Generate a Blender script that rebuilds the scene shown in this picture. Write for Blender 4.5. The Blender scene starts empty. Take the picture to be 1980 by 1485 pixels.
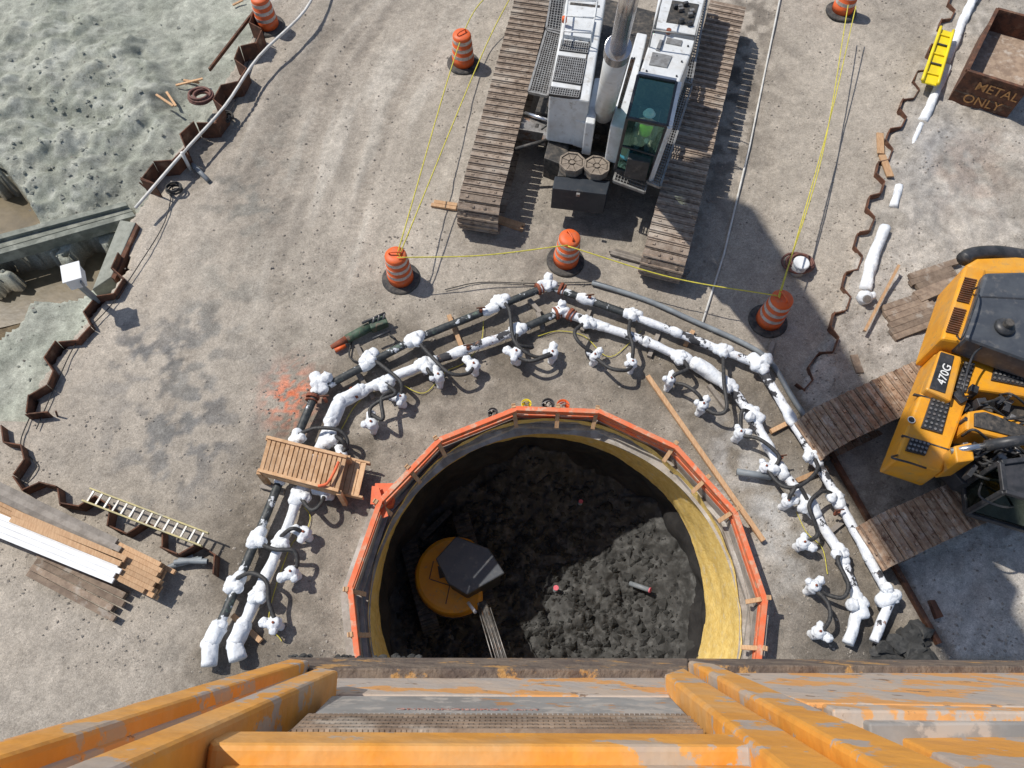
import bpy, bmesh, math, random
import numpy as np
from mathutils import Vector, Matrix, noise
random.seed(7); rng=np.random.default_rng(5)
C=bpy.context.scene.collection
PI=math.pi
# ------------------------------------------------------------------ camera model
F=1490.0; H=15.0; TH=math.radians(27); RHO=0.033
R=Matrix.Rotation(TH,3,'X')@Matrix.Rotation(RHO,3,'Z')
CAM=Vector((0,0,H))
cd=bpy.data.cameras.new('camera'); cam=bpy.data.objects.new('camera',cd); C.objects.link(cam)
cd.sensor_width=36; cd.lens=F/1980*36; cd.clip_end=3000; cd.clip_start=.05
cam.matrix_world=Matrix.Translation(CAM)@R.to_4x4()
bpy.context.scene.camera=cam
def ray(px,py): return R@Vector(((px-990)/F,(742.5-py)/F,-1))
def G(px,py,z=0.0):
    d=ray(px,py); t=(z-H)/d.z
    return CAM+d*t
def topx(x,y,z):
    Rt=np.array(R.transposed()); p=np.stack([x,y,z-H]); c=np.tensordot(Rt,p,axes=1)
    dz=np.minimum(c[2],-.5)
    return 990+F*c[0]/-dz, 742.5-F*c[1]/-dz
# ------------------------------------------------------------------ materials
def nd(nt,t,**k):
    n=nt.nodes.new(t)
    for a,b in k.items():
        setattr(n,a,b)
    return n
MATS={}
def mat(name,c1,c2=None,scale=6,rough=.8,metal=0,bump=.0,bscale=40,lo=.4,hi=.6,c3=None,s3=2,lo3=.55,hi3=.65,island=0,stretch=None,detail=5,c4=None,s4=1,lo4=.55,hi4=.7):
    if name in MATS: return MATS[name]
    m=bpy.data.materials.new(name); m.use_nodes=True; nt=m.node_tree; b=nt.nodes['Principled BSDF']; L=nt.links.new
    tc=nd(nt,'ShaderNodeTexCoord'); vec=tc.outputs['Object']
    if stretch:
        mp=nd(nt,'ShaderNodeMapping'); mp.inputs['Scale'].default_value=stretch[:3]
        mp.inputs['Rotation'].default_value=(0,0,stretch[3]); L(vec,mp.inputs[0]); vec=mp.outputs[0]
    def rampn(sc,lo,hi,off):
        n=nd(nt,'ShaderNodeTexNoise'); n.inputs['Scale'].default_value=sc*(1+off*.013); n.inputs['Detail'].default_value=detail; n.inputs['Roughness'].default_value=.65
        if off:
            ad=nd(nt,'ShaderNodeVectorMath',operation='ADD'); ad.inputs[1].default_value=(off*7,off*3,off*5); L(vec,ad.inputs[0]); L(ad.outputs[0],n.inputs['Vector'])
        else: L(vec,n.inputs['Vector'])
        r=nd(nt,'ShaderNodeMapRange'); r.inputs[1].default_value=lo; r.inputs[2].default_value=hi; L(n.outputs[0],r.inputs[0]); return r.outputs[0]
    def mix(f,a,bb):
        x=nd(nt,'ShaderNodeMix',data_type='RGBA'); L(f,x.inputs[0])
        for i,s in ((6,a),(7,bb)):
            if hasattr(s,'links'): L(s,x.inputs[i])
            else: x.inputs[i].default_value=(*s,1)
        return x.outputs[2]
    c2=c2 or tuple(v*.75 for v in c1)
    out=mix(rampn(scale,lo,hi,0),c1,c2)
    if c3: out=mix(rampn(s3,lo3,hi3,3.3),out,c3)
    if c4: out=mix(rampn(s4,lo4,hi4,5.1),out,c4)
    if island:
        g=nd(nt,'ShaderNodeNewGeometry'); r=nd(nt,'ShaderNodeMapRange'); r.inputs[3].default_value=1-island; r.inputs[4].default_value=1+island*.6
        L(g.outputs['Random Per Island'],r.inputs[0])
        oi=nd(nt,'ShaderNodeObjectInfo'); r2=nd(nt,'ShaderNodeMapRange'); r2.inputs[3].default_value=1-island*.7; r2.inputs[4].default_value=1+island*.5; L(oi.outputs['Random'],r2.inputs[0])
        mu=nd(nt,'ShaderNodeMath',operation='MULTIPLY'); L(r.outputs[0],mu.inputs[0]); L(r2.outputs[0],mu.inputs[1])
        h=nd(nt,'ShaderNodeHueSaturation'); L(out,h.inputs['Color']); L(mu.outputs[0],h.inputs['Value']); out=h.outputs[0]
    L(out,b.inputs['Base Color']); b.inputs['Roughness'].default_value=rough; b.inputs['Metallic'].default_value=metal
    if bump:
        n=nd(nt,'ShaderNodeTexNoise'); n.inputs['Scale'].default_value=bscale; n.inputs['Detail'].default_value=3; L(vec,n.inputs['Vector'])
        bp=nd(nt,'ShaderNodeBump'); bp.inputs['Strength'].default_value=bump; bp.inputs['Distance'].default_value=.02; L(n.outputs[0],bp.inputs['Height']); L(bp.outputs[0],b.inputs['Normal'])
    MATS[name]=m; return m
M={}
M['orange']=mat('barrel_orange',(.8,.13,.02),(.66,.13,.04),8,.55,c3=(.45,.2,.12),s3=6,lo3=.55,hi3=.75)
M['band']=mat('reflective_white',(.6,.56,.52),(.45,.4,.36),9,.5,c3=(.5,.25,.15),s3=14,lo3=.52,hi3=.68)
M['rubber']=mat('black_rubber',(.03,.03,.032),(.1,.09,.08),7,.8,bump=.3)
M['hose']=mat('hose_black',(.022,.022,.024),(.055,.053,.05),20,.6,bump=.3,bscale=60)
M['frost']=mat('white_frost',(.84,.86,.88),(.68,.71,.75),8,.85,bump=.9,bscale=12,c3=(.45,.45,.45),s3=9,lo3=.63,hi3=.75)
M['frostpatch']=mat('frost_with_black_patches',(.83,.85,.88),(.68,.7,.74),8,.8,bump=.8,bscale=14,c3=(.045,.045,.05),s3=2.6,lo3=.545,hi3=.57,detail=5,c4=(.3,.16,.1),s4=5,lo4=.65,hi4=.7)
M['blackpatch']=mat('black_pipe_with_frost',(.025,.03,.033),(.06,.065,.065),9,.55,bump=.4,bscale=20,c3=(.7,.73,.76),s3=3.0,lo3=.58,hi3=.61,c4=(.1,.14,.11),s4=4,lo4=.6,hi4=.66,detail=5)
M['rust']=mat('rust',(.16,.068,.038),(.08,.04,.026),5,.9,bump=.5,c3=(.27,.17,.11),s3=3,lo3=.55,hi3=.75)
M['rustred']=mat('rust_red_flange',(.3,.085,.04),(.18,.06,.035),12,.8,bump=.4)
M['wood']=mat('new_timber',(.64,.41,.23),(.52,.3,.155),6,.75,island=.25,bump=.2,bscale=30,stretch=(6,1.2,1,-.45))
M['woodh']=mat('footbridge_timber',(.66,.42,.24),(.52,.3,.15),6,.75,island=.28,bump=.2,bscale=30)
M['woodo']=mat('weathered_timber',(.36,.27,.2),(.24,.175,.13),6,.85,island=.35,bump=.3,bscale=30,c3=(.45,.39,.33),s3=3)
M['woodg']=mat('muddy_grey_timber',(.36,.32,.28),(.25,.22,.19),5,.9,island=.25,bump=.4)
M['padw']=mat('dirty_pad',(.3,.25,.2),(.2,.165,.135),9,.85,bump=.3)
M['whiteb']=mat('white_board',(.78,.79,.8),(.7,.71,.72),4,.6)
M['pvc']=mat('white_pvc',(.72,.71,.68),(.58,.56,.52),4,.5)
M['grey']=mat('grey_conduit',(.26,.29,.31),(.2,.22,.24),4,.55)
M['steel']=mat('worn_steel',(.33,.32,.31),(.2,.19,.18),8,.5,.6,c3=(.2,.12,.08),s3=3)
M['chrome']=mat('bright_rod',(.7,.7,.72),(.55,.56,.58),4,.25,.9)
M['trackc']=mat('crawler_shoe',(.38,.3,.235),(.26,.2,.155),9,.8,.05,island=.22,bump=.5,c3=(.16,.115,.085),s3=5,lo3=.55,hi3=.68,c4=(.46,.4,.335),s4=1.2,lo4=.5,hi4=.68)
M['tracke']=mat('rusty_track_shoe',(.42,.3,.21),(.3,.19,.125),9,.85,.05,island=.22,bump=.5,c3=(.53,.44,.36),s3=3,lo3=.5,hi3=.68,c4=(.17,.095,.06),s4=6,lo4=.58,hi4=.66)
M['white']=mat('crane_white_paint',(.7,.72,.73),(.62,.64,.65),3,.45,c3=(.4,.38,.35),s3=5,lo3=.57,hi3=.72,c4=(.5,.48,.44),s4=1.3,lo4=.5,hi4=.75)
M['dark']=mat('dark_machinery',(.035,.035,.035),(.09,.08,.07),9,.6,.2,c3=(.18,.15,.12),s3=5,lo3=.54,hi3=.7,bump=.3)
M['black']=mat('black_paint',(.025,.027,.03),(.05,.05,.055),5,.45,c3=(.12,.11,.1),s3=5,lo3=.58,hi3=.75)
M['navy']=mat('dark_blue_box',(.018,.025,.035),(.03,.036,.045),5,.55,c3=(.1,.09,.08),s3=5,lo3=.58,hi3=.75)
M['yellowm']=mat('machine_yellow',(.82,.37,.02),(.72,.31,.025),3,.45,c3=(.42,.26,.11),s3=6,lo3=.57,hi3=.72,c4=(.6,.35,.1),s4=1.2,lo4=.5,hi4=.8)
M['roofg']=mat('charcoal_roof',(.06,.067,.08),(.08,.088,.1),3,.4,c3=(.16,.155,.15),s3=5,lo3=.56,hi3=.75)
M['grate']=mat('galvanised_grating',(.36,.36,.35),(.25,.24,.23),8,.5,.5)
M['conc']=mat('concrete',(.4,.36,.32),(.28,.25,.215),4,.9,bump=.4,c3=(.5,.47,.43),s3=2)
M['foam']=mat('yellow_spray_foam',(.84,.62,.22),(.72,.5,.15),7,.95,bump=.8,bscale=24,c3=(.5,.37,.15),s3=2.2,lo3=.57,hi3=.8,c4=(.74,.6,.33),s4=5,lo4=.56,hi4=.7)
M['foam'].node_tree.nodes['Principled BSDF'].inputs['Specular IOR Level'].default_value=.15
M['rail']=mat('orange_rail',(.78,.15,.05),(.66,.22,.11),5,.7,c3=(.6,.38,.26),s3=4,lo3=.54,hi3=.64)
M['net']=mat('orange_netting',(.85,.16,.05),(.65,.13,.05),9,.6)
M['rope']=mat('yellow_rope',(.66,.58,.06),(.5,.44,.08),15,.7)
M['yel']=mat('bright_yellow_plastic',(.85,.68,.02),(.75,.58,.02),5,.4)
M['lad']=mat('faded_yellow_fibreglass',(.5,.42,.18),(.4,.34,.16),5,.6,c3=(.36,.33,.25),s3=4)
M['hosered']=mat('red_brown_hose',(.2,.085,.065),(.12,.055,.045),9,.65)
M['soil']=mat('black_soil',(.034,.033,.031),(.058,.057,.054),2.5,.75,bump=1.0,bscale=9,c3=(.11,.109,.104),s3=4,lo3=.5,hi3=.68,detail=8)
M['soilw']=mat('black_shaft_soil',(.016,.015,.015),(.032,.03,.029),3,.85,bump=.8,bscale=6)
M['peel']=mat('peeling_orange_paint',(.82,.37,.055),(.7,.31,.05),7,.55,bump=.3,bscale=16,c3=(.46,.39,.34),s3=4.5,lo3=.545,hi3=.56,c4=(.62,.42,.22),s4=2,lo4=.48,hi4=.75,detail=10)
M['peel2']=mat('faded_orange_grey_steel',(.47,.42,.38),(.57,.46,.37),5,.7,bump=.35,bscale=14,c3=(.74,.37,.13),s3=4.5,lo3=.515,hi3=.54,c4=(.25,.17,.12),s4=9,lo4=.62,hi4=.65,detail=10)
M['grime']=mat('grimy_rusted_edge',(.12,.09,.075),(.22,.17,.13),9,.85,bump=.6,c3=(.5,.28,.1),s3=6,lo3=.57,hi3=.61,detail=9)
M['greysteel']=mat('grey_ledge_steel',(.36,.355,.345),(.27,.26,.25),5,.65,c3=(.48,.44,.4),s3=8,lo3=.53,hi3=.58,c4=(.5,.25,.1),s4=7,lo4=.61,hi4=.64,detail=9)
M['beamg']=mat('muddy_green_grey_steel',(.22,.235,.2),(.15,.16,.135),4,.8,bump=.4,c3=(.33,.34,.29),s3=2,lo3=.5,hi3=.65)
M['redpaint']=mat('faded_red_paint',(.45,.17,.13),(.4,.3,.27),30,.7)
M['pink']=mat('pink_cap',(.75,.15,.2),(.6,.12,.15),20,.6)
M['green']=mat('green_cast_body',(.07,.12,.075),(.045,.07,.05),9,.6,c3=(.22,.14,.1),s3=7)
M['binpaint']=mat('worn_marker_lettering',(.68,.36,.13),(.45,.22,.09),22,.85,lo=.42,hi=.6)
M['decal']=mat('decal_white',(.8,.8,.78),(.75,.75,.73),20,.5)
M['skin']=mat('skin',(.5,.28,.2),(.45,.25,.18),5,.6)
M['cloth']=mat('dark_work_clothes',(.04,.05,.07),(.06,.07,.09),9,.9)
M['hivis']=mat('hivis_green',(.5,.9,.05),(.42,.8,.05),9,.8)
M['blue']=mat('blue_cloth',(.05,.25,.5),(.04,.2,.4),9,.8)
M['stone']=mat('gravel_stone',(.45,.405,.35),(.33,.295,.255),9,.9,island=.32)
M['clod']=mat('dark_clod',(.065,.064,.061),(.038,.038,.036),9,.85,island=.4)
M['mudclod']=mat('green_grey_clod',(.36,.37,.32),(.28,.29,.25),6,.9,island=.15,bump=.4)
def glass(name,col,fac,gc=(.7,.9,.8,1),ro=.08):
    m=bpy.data.materials.new(name); m.use_nodes=True; nt=m.node_tree; nt.nodes.clear()
    o=nd(nt,'ShaderNodeOutputMaterial'); mx=nd(nt,'ShaderNodeMixShader'); t=nd(nt,'ShaderNodeBsdfTransparent'); g=nd(nt,'ShaderNodeBsdfGlossy')
    t.inputs[0].default_value=(*col,1); g.inputs['Roughness'].default_value=ro; g.inputs[0].default_value=gc; mx.inputs[0].default_value=fac
    nt.links.new(t.outputs[0],mx.inputs[1]); nt.links.new(g.outputs[0],mx.inputs[2]); nt.links.new(mx.outputs[0],o.inputs[0]); return m
M['glass']=glass('green_tinted_glass',(.66,.95,.86),.2,(.5,.95,.82,1),.1)
M['glassd']=glass('dark_cab_glass',(.1,.12,.12),.15)
# ------------------------------------------------------------------ mesh builder
def wloc(o):
    v=Vector((0,0,0))
    while o is not None: v=v+o.location; o=o.parent
    return v
def thing(name,label,cat,loc=(0,0,0),group=None):
    o=bpy.data.objects.new(name,None); C.objects.link(o); o.location=loc; o['label']=label; o['category']=cat; o.empty_display_size=.2
    if group: o['group']=group
    return o
def tag(o,label,cat,group=None,kind=None):
    if label: o['label']=label
    if cat: o['category']=cat
    if group: o['group']=group
    if kind: o['kind']=kind
    return o
class MB:
    def __init__(s): s.v=[]; s.f=[]
    def add(s,vs,fs):
        n=len(s.v); s.v+= [tuple(v) for v in vs]; s.f+=[tuple(i+n for i in f) for f in fs]; return s
    def prism(s,top,bot):
        n=len(top); return s.add(list(top)+list(bot),[tuple(range(n)),tuple(range(2*n-1,n-1,-1))]+[(i,n+i,n+(i+1)%n,(i+1)%n) for i in range(n)])
    def pr(s,px,zt,zb):
        if not isinstance(zt,(list,tuple)): zt=[zt]*len(px)
        top=[G(p[0],p[1],z) for p,z in zip(px,zt)]; return s.prism(top,[Vector((t.x,t.y,zb)) for t in top])
    def beam(s,A,B,w,h,up=Vector((0,0,1))):
        A=Vector(A);B=Vector(B); d=(B-A).normalized(); sd=d.cross(up)
        if sd.length<1e-4: sd=d.cross(Vector((1,0,0)))
        sd.normalize(); u=sd.cross(d).normalized(); a=sd*w/2; b=u*h/2
        return s.prism([A-a+b,A+a+b,B+a+b,B-a+b],[A-a-b,A+a-b,B+a-b,B-a-b])
    def box(s,c,dx,dy,dz,ang=0):
        c=Vector(c); e=Vector((math.cos(ang),math.sin(ang),0)); return s.beam(c-e*dx/2,c+e*dx/2,dy,dz)
    def tube(s,path,r,seg=8,rf=None,cap=True,closed=False):
        path=[Vector(p) for p in path]; n=len(path); rings=[]; prev=None
        for i,p in enumerate(path):
            if closed: d=path[(i+1)%n]-path[i-1]
            else: d=path[min(i+1,n-1)]-path[max(i-1,0)]
            d.normalize()
            if prev is None:
                a=d.orthogonal().normalized()
            else:
                a=(prev-d*prev.dot(d)); a=a.normalized() if a.length>1e-5 else d.orthogonal().normalized()
            prev=a; b=d.cross(a)
            rr=r[i] if isinstance(r,(list,tuple)) else r
            for k in range(seg):
                t=2*math.pi*k/seg; q=rr*(rf(p,t) if rf else 1)
                rings.append(p+a*math.cos(t)*q+b*math.sin(t)*q)
        fs=[]
        for i in range(n if closed else n-1):
            j=(i+1)%n
            for k in range(seg): fs.append((i*seg+k,i*seg+(k+1)%seg,j*seg+(k+1)%seg,j*seg+k))
        if cap and not closed: fs.append(tuple(range(seg-1,-1,-1))); fs.append(tuple((n-1)*seg+k for k in range(seg)))
        return s.add(rings,fs)
    def lathe(s,c,prof,seg=24):
        c=Vector(c); vs=[];fs=[]; n=len(prof)
        for r,z in prof:
            for k in range(seg):
                t=2*math.pi*k/seg; vs.append(c+Vector((r*math.cos(t),r*math.sin(t),z)))
        for i in range(n-1):
            for k in range(seg): fs.append((i*seg+k,i*seg+(k+1)%seg,(i+1)*seg+(k+1)%seg,(i+1)*seg+k))
        fs.append(tuple(range(seg-1,-1,-1))); fs.append(tuple((n-1)*seg+k for k in range(seg))); return s.add(vs,fs)
    def ball(s,c,r,sc=(1,1,1),nz=0,seg=12,rg=8):
        c=Vector(c); vs=[];fs=[]
        for i in range(rg+1):
            ph=math.pi*i/rg
            for k in range(seg):
                t=2*math.pi*k/seg; d=Vector((math.sin(ph)*math.cos(t),math.sin(ph)*math.sin(t),math.cos(ph)))
                q=r*(1+nz*noise.noise(d*1.7+c*3)); vs.append(c+Vector((d.x*sc[0],d.y*sc[1],d.z*sc[2]))*q)
        for i in range(rg):
            for k in range(seg): fs.append((i*seg+k,i*seg+(k+1)%seg,(i+1)*seg+(k+1)%seg,(i+1)*seg+k))
        return s.add(vs,fs)
    def build(s,name,m,parent=None,smooth=False,bevel=0,label=None):
        me=bpy.data.meshes.new(name); off=wloc(parent) if parent else Vector((0,0,0))
        me.from_pydata([(v[0]-off.x,v[1]-off.y,v[2]-off.z) for v in s.v],[],s.f)
        b=bmesh.new(); b.from_mesh(me); bmesh.ops.remove_doubles(b,verts=b.verts,dist=1e-5) if smooth else None
        bmesh.ops.recalc_face_normals(b,faces=b.faces); b.to_mesh(me); b.free()
        if smooth: me.polygons.foreach_set('use_smooth',[True]*len(me.polygons))
        me.materials.append(M[m] if isinstance(m,str) else m)
        o=bpy.data.objects.new(name,me); C.objects.link(o)
        if parent: o.parent=parent
        if bevel:
            md=o.modifiers.new('bevel','BEVEL'); md.width=bevel; md.segments=2; md.limit_method='ANGLE'
        if label: o['label']=label
        return o
def spline(pts,n=8):
    pts=[Vector(p) for p in pts]; out=[]
    P=[pts[0]*2-pts[1]]+pts+[pts[-1]*2-pts[-2]]
    for i in range(1,len(P)-2):
        for k in range(n):
            t=k/n; a,b,c,d=P[i-1],P[i],P[i+1],P[i+2]
            out.append(.5*((2*b)+(c-a)*t+(2*a-5*b+4*c-d)*t*t+(3*b-a-3*c+d)*t**3))
    out.append(pts[-1]); return out
def subdiv(path,step=.08):
    out=[]
    for a,b in zip(path[:-1],path[1:]):
        n=max(1,int((b-a).length/step))
        out+=[a.lerp(b,i/n) for i in range(n)]
    out.append(path[-1]); return out
def lump(am,fr): return lambda p,t: 1+am*noise.noise(Vector((p.x*fr+math.cos(t),p.y*fr+math.sin(t),p.z*fr+7)))*1.6+am*.5*noise.noise(Vector((p.x*fr*3+math.cos(t)*2,p.y*fr*3+math.sin(t)*2,p.z*fr*3)))
ORD=['first','second','third','fourth','fifth','sixth','seventh','eighth','ninth','tenth','eleventh','twelfth','thirteenth','fourteenth','fifteenth','sixteenth','seventeenth','eighteenth','nineteenth','twentieth','twenty-first','twenty-second','twenty-third','twenty-fourth','twenty-fifth','twenty-sixth','twenty-seventh']
def text(s,size,org,xdir,ndir,name,m,parent,depth=.004,bold=.024):
    cu=bpy.data.curves.new(name,'FONT'); cu.body=s; cu.size=size; cu.extrude=depth; cu.offset=size*bold
    t=bpy.data.objects.new(name,cu); C.objects.link(t); bpy.context.view_layer.update()
    me=bpy.data.meshes.new_from_object(t.evaluated_get(bpy.context.evaluated_depsgraph_get())); bpy.data.objects.remove(t)
    x=Vector(xdir).normalized(); z=Vector(ndir).normalized(); y=z.cross(x).normalized(); x=y.cross(z)
    off=wloc(parent) if parent else Vector((0,0,0))
    mt=Matrix((( x.x,y.x,z.x,0),(x.y,y.y,z.y,0),(x.z,y.z,z.z,0),(0,0,0,1)))
    mt=Matrix.Translation(Vector(org)-off)@mt; me.transform(mt); me.materials.clear(); me.materials.append(M[m])
    o=bpy.data.objects.new(name,me); C.objects.link(o); o.parent=parent; return o
# ------------------------------------------------------------------ numpy noise
TAB=rng.random((256,256))
def vn(x,y,s,o=0):
    x=x*s+o*17.3+1000; y=y*s+o*9.1+1000; xi=np.floor(x).astype(int); yi=np.floor(y).astype(int); fx=x-xi; fy=y-yi
    fx=fx*fx*(3-2*fx); fy=fy*fy*(3-2*fy); a=TAB[xi%256,yi%256]; b=TAB[(xi+1)%256,yi%256]; c=TAB[xi%256,(yi+1)%256]; d=TAB[(xi+1)%256,(yi+1)%256]
    return (a*(1-fx)+b*fx)*(1-fy)+(c*(1-fx)+d*fx)*fy-.5
def fbm(x,y,s,oc=4,o=0): return sum(vn(x*math.cos(i)+y*math.sin(i),-x*math.sin(i)+y*math.cos(i),s*2**i,o+i)*.5**i for i in range(oc))
def inpoly(x,y,poly):
    r=np.zeros(x.shape,bool); n=len(poly)
    for i in range(n):
        x1,y1=poly[i];x2,y2=poly[(i+1)%n]
        if y1==y2: continue
        c=((y1>y)!=(y2>y))&(x<(x2-x1)*(y-y1)/(y2-y1)+x1); r^=c
    return r
def blob(px,py,cx,cy,a,b,ang=0):
    ca,sa=math.cos(ang),math.sin(ang); dx=px-cx;dy=py-cy
    return np.exp(-(((dx*ca+dy*sa)/a)**2+((-dx*sa+dy*ca)/b)**2))
# ------------------------------------------------------------------ shaft geometry
gl=G(683,1150,.7);gr=G(1470,1150,.7);gf=G(1085,795,.7)
GR=(gr.x-gl.x)/2; GC=Vector(((gr.x+gl.x)/2,gf.y-GR*.99,0))
bl=G(733,1150,-1.8);br=G(1362,1150,-1.8);bf=G(1050,845,-1.8)
BR=(br.x-bl.x)/2; BC=Vector(((br.x+bl.x)/2,bf.y-BR,0))
# ------------------------------------------------------------------ ground
def axis(a,b,st,far):
    c=list(np.arange(a,b,st)); return np.array([a-f for f in reversed(far)]+c+[b+f for f in far])
far=[.5,1.5,4,10,25,60,150,400,900]
gx=axis(-17.5,17.5,.065,far); gy=axis(-1.5,23.5,.065,far)
X,Y=np.meshgrid(gx,gy,indexing='ij'); PX,PY=topx(X,Y,np.zeros_like(X))
WX=PX+fbm(X,Y,1.3,4,200)*60; WY=PY+fbm(X,Y,1.3,4,210)*60
inside=(Y>-.5)&(Y<24)&(abs(X)<19)
mudp=[(-400,-300),(520,-300),(495,60),(440,150),(400,240),(335,300),(300,360),(250,430),(245,520),(200,580),(140,650),(75,740),(65,810),(-10,815),(-400,830)]
mud=inpoly(PX,PY,mudp)&inside
Z=fbm(X,Y,.35,4)*.05+fbm(X,Y,2.2,4,5)*.03+fbm(X,Y,9,2,15)*.01
rough=fbm(X,Y,.8,5,9)
zm=-.35+rough*.2+.04*fbm(X,Y,5,3,33)
h1_=np.clip(blob(WX,WY,190,150,170,110,.6)*1.3+blob(WX,WY,60,200,120,140)*1.1+blob(WX,WY,90,330,110,70),0,1)
h1_=h1_*h1_*(3-2*h1_)
def rid(s,o): return np.clip(1-2.6*np.abs(vn(X+.5*fbm(X,Y,1.2,3,o+50),Y+.5*fbm(X,Y,1.2,3,o+60),s,o)),0,1)
crk=np.maximum(rid(.75,22),rid(1.5,25)*.5)
zm=zm+h1_*(.55+.42*fbm(X,Y,1.0,5,70)-.22*crk+.07*fbm(X,Y,5,3,77))
flow=vn(X*.8+Y*.6+.6*fbm(X,Y,.6,3,90),Y*.25-X*.3,1.6,95); zm=zm+(1-h1_)*flow*.1
w1=inpoly(WX,WY,[(-300,330),(15,335),(60,400),(70,420),(0,470),(-300,520)]); w2=inpoly(WX,WY,[(-300,560),(0,505),(255,405),(235,470),(180,545),(60,580),(0,640),(-300,700)])
wat=(w1|w2)
zm=np.where(wat,-1.0+rough*.16,zm)
Z=np.where(mud,zm,Z)
Z+=blob(PX,PY,1790,330,60,110,.5)*.2*(1+fbm(X,Y,2,3,3))*inside
rp=inpoly(PX,PY,[(1850,-50),(1750,190),(1680,400),(1620,620),(1545,760),(1700,1030),(1850,1270),(2300,1300),(2400,-50)])&inside
Z+=np.where(rp,.05+fbm(X,Y,1.3,5,8)*.14,0)
def rut(x0,y0,x1,y1,w,k=34):
    a=G(x0,y0);b=G(x1,y1); d=(b-a);L=d.length;d.normalize(); s=(X-a.x)*d.x+(Y-a.y)*d.y; t=(X-a.x)*-d.y+(Y-a.y)*d.x+.3*np.sin(s*.45)
    e=np.clip(s/1.5,0,1)*np.clip((L-s)/1.5,0,1)
    return np.exp(-(t/w)**4)*e*inside*(.55+.45*np.sin(s*k+np.abs(t)*14))*np.clip(.75+1.6*vn(X,Y,.9,300),0,1)
RU=rut(700,-40,470,420,.2)+rut(760,-40,520,430,.2)+rut(560,250,560,760,.24)+rut(640,-40,430,330,.16)+rut(840,60,640,560,.15)+rut(560,0,250,600,.2)+rut(330,500,230,760,.2)+rut(1560,60,1450,540,.2)+rut(430,560,300,900,.22)+rut(930,520,620,600,.18)+rut(800,-40,600,330,.17)+rut(1800,620,1650,700,.2)
RU=np.clip(RU,0,1); Z-=RU*.04
ga=G(700,0);gb=G(480,420); gdv=(gb-ga).normalized(); ss=(X-ga.x)*gdv.x+(Y-ga.y)*gdv.y; tt=(X-ga.x)*-gdv.y+(Y-ga.y)*gdv.x+.3*np.sin(ss*.45)+.25*fbm(X,Y,.4,2,320)
STR=sum(vn(ss*.35/(2**i)**.5,tt*2.2,2.0**i,330+i)*.6**i for i in range(3))
strm=np.clip(blob(PX,PY,620,220,230,330,.4)*1.4,0,1)*inside
Z+=STR*strm*.05
Z=np.where(inside,Z,Z*.2)
col=np.zeros(X.shape+(3,)); base=np.array([.4,.355,.3]); col[:]=base
n1=fbm(X,Y,.35,3,40)[...,None]; n2=fbm(X,Y,2.5,4,50)[...,None]; n3=fbm(X,Y,8,3,60)[...,None]
col*=1+n1*.3+n2*.14+n3*.24+(STR*strm)[...,None]*.36
def mixc(mask,c,a=1.0):
    global col
    mk=np.clip(mask*a,0,1)[...,None]; col=col*(1-mk)+np.array(c)*(1+n2*.25+n3*.4)*mk
N=fbm(X,Y,1.2,5,70)+.5; N2=fbm(X,Y,3.2,4,80)+.5
mixc(RU,(.25,.215,.18),.5)
mixc(np.clip(strm*(STR-.12)*5,0,1),(.49,.455,.4),.5)
mixc(blob(WX,WY,350,830,110,170,.5)*np.clip((N2-.42)*5,0,1),(.15,.15,.152),.9)
mixc(blob(WX,WY,300,680,120,50,-.4)*np.clip((N2-.42)*5,0,1),(.15,.152,.155),.85)
mixc(blob(WX,WY,480,380,80,60)*np.clip((N2-.45)*5,0,1),(.2,.19,.17),.7)
mixc(blob(WX,WY,640,640,160,90)*N,(.22,.2,.165),.8)
rr=np.hypot(X-GC.x,Y-GC.y); belt=np.exp(-(np.abs(rr-5.6)/1.55)**4)*inside
mixc(belt*np.clip(N*1.9,0,1),(.175,.15,.12),.93)
mixc(np.exp(-((rr-4.3)/.5)**2)*inside*np.clip(N,0,1),(.27,.24,.2),.5)
mixc(blob(WX,WY,1500,1000,60,140,-.4)*np.clip(N2*2-.3,0,1),(.5,.49,.47),.8)
mixc(blob(WX,WY,1420,900,50,90,-.6)*np.clip(N2*2-.4,0,1),(.46,.44,.42),.7)
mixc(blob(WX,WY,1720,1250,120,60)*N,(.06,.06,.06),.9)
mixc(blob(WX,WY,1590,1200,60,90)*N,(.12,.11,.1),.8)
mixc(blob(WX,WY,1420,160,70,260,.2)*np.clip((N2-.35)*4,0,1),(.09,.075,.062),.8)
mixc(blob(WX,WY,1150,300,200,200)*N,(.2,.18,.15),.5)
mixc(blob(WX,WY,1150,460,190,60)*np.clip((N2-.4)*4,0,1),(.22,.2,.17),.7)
mixc(rp.astype(float),(.45,.415,.37),.75)
mixc(rp*np.clip((N-.42)*5,0,1),(.3,.27,.23),.6)
mixc(rp*blob(WX,WY,1880,330,90,80)*np.clip((N2-.3)*3,0,1),(.34,.25,.2),.5)
mixc(rp*blob(WX,WY,1790,310,60,90,.5),(.4,.39,.38),.7)
mixc(rp*blob(WX,WY,1760,650,120,110),(.38,.35,.33),.6)
mixc(blob(WX,WY,1860,1130,150,120)*rp,(.52,.5,.47),.7)
mixc(mud.astype(float),(.375,.385,.33),1)
mixc(mud*np.clip((N-.42)*4,0,1),(.3,.315,.265),.7)
mixc(mud*h1_*np.clip(crk*1.2-.2,0,1),(.22,.24,.2),.6)
mixc(mud*h1_*np.clip((N2-.5)*5,0,1),(.45,.46,.41),.6)
mixc(wat*mud.astype(float),(.16,.125,.08),1)
mixc(mud*blob(WX,WY,170,600,70,60),(.4,.43,.36),.6)
lm=inpoly(WX,WY,[(-300,810),(60,815),(150,970),(430,1090),(380,1300),(0,1420),(-400,1500)])&inside
mixc(lm*np.clip(N,0,1),(.39,.35,.3),.6)
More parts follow.
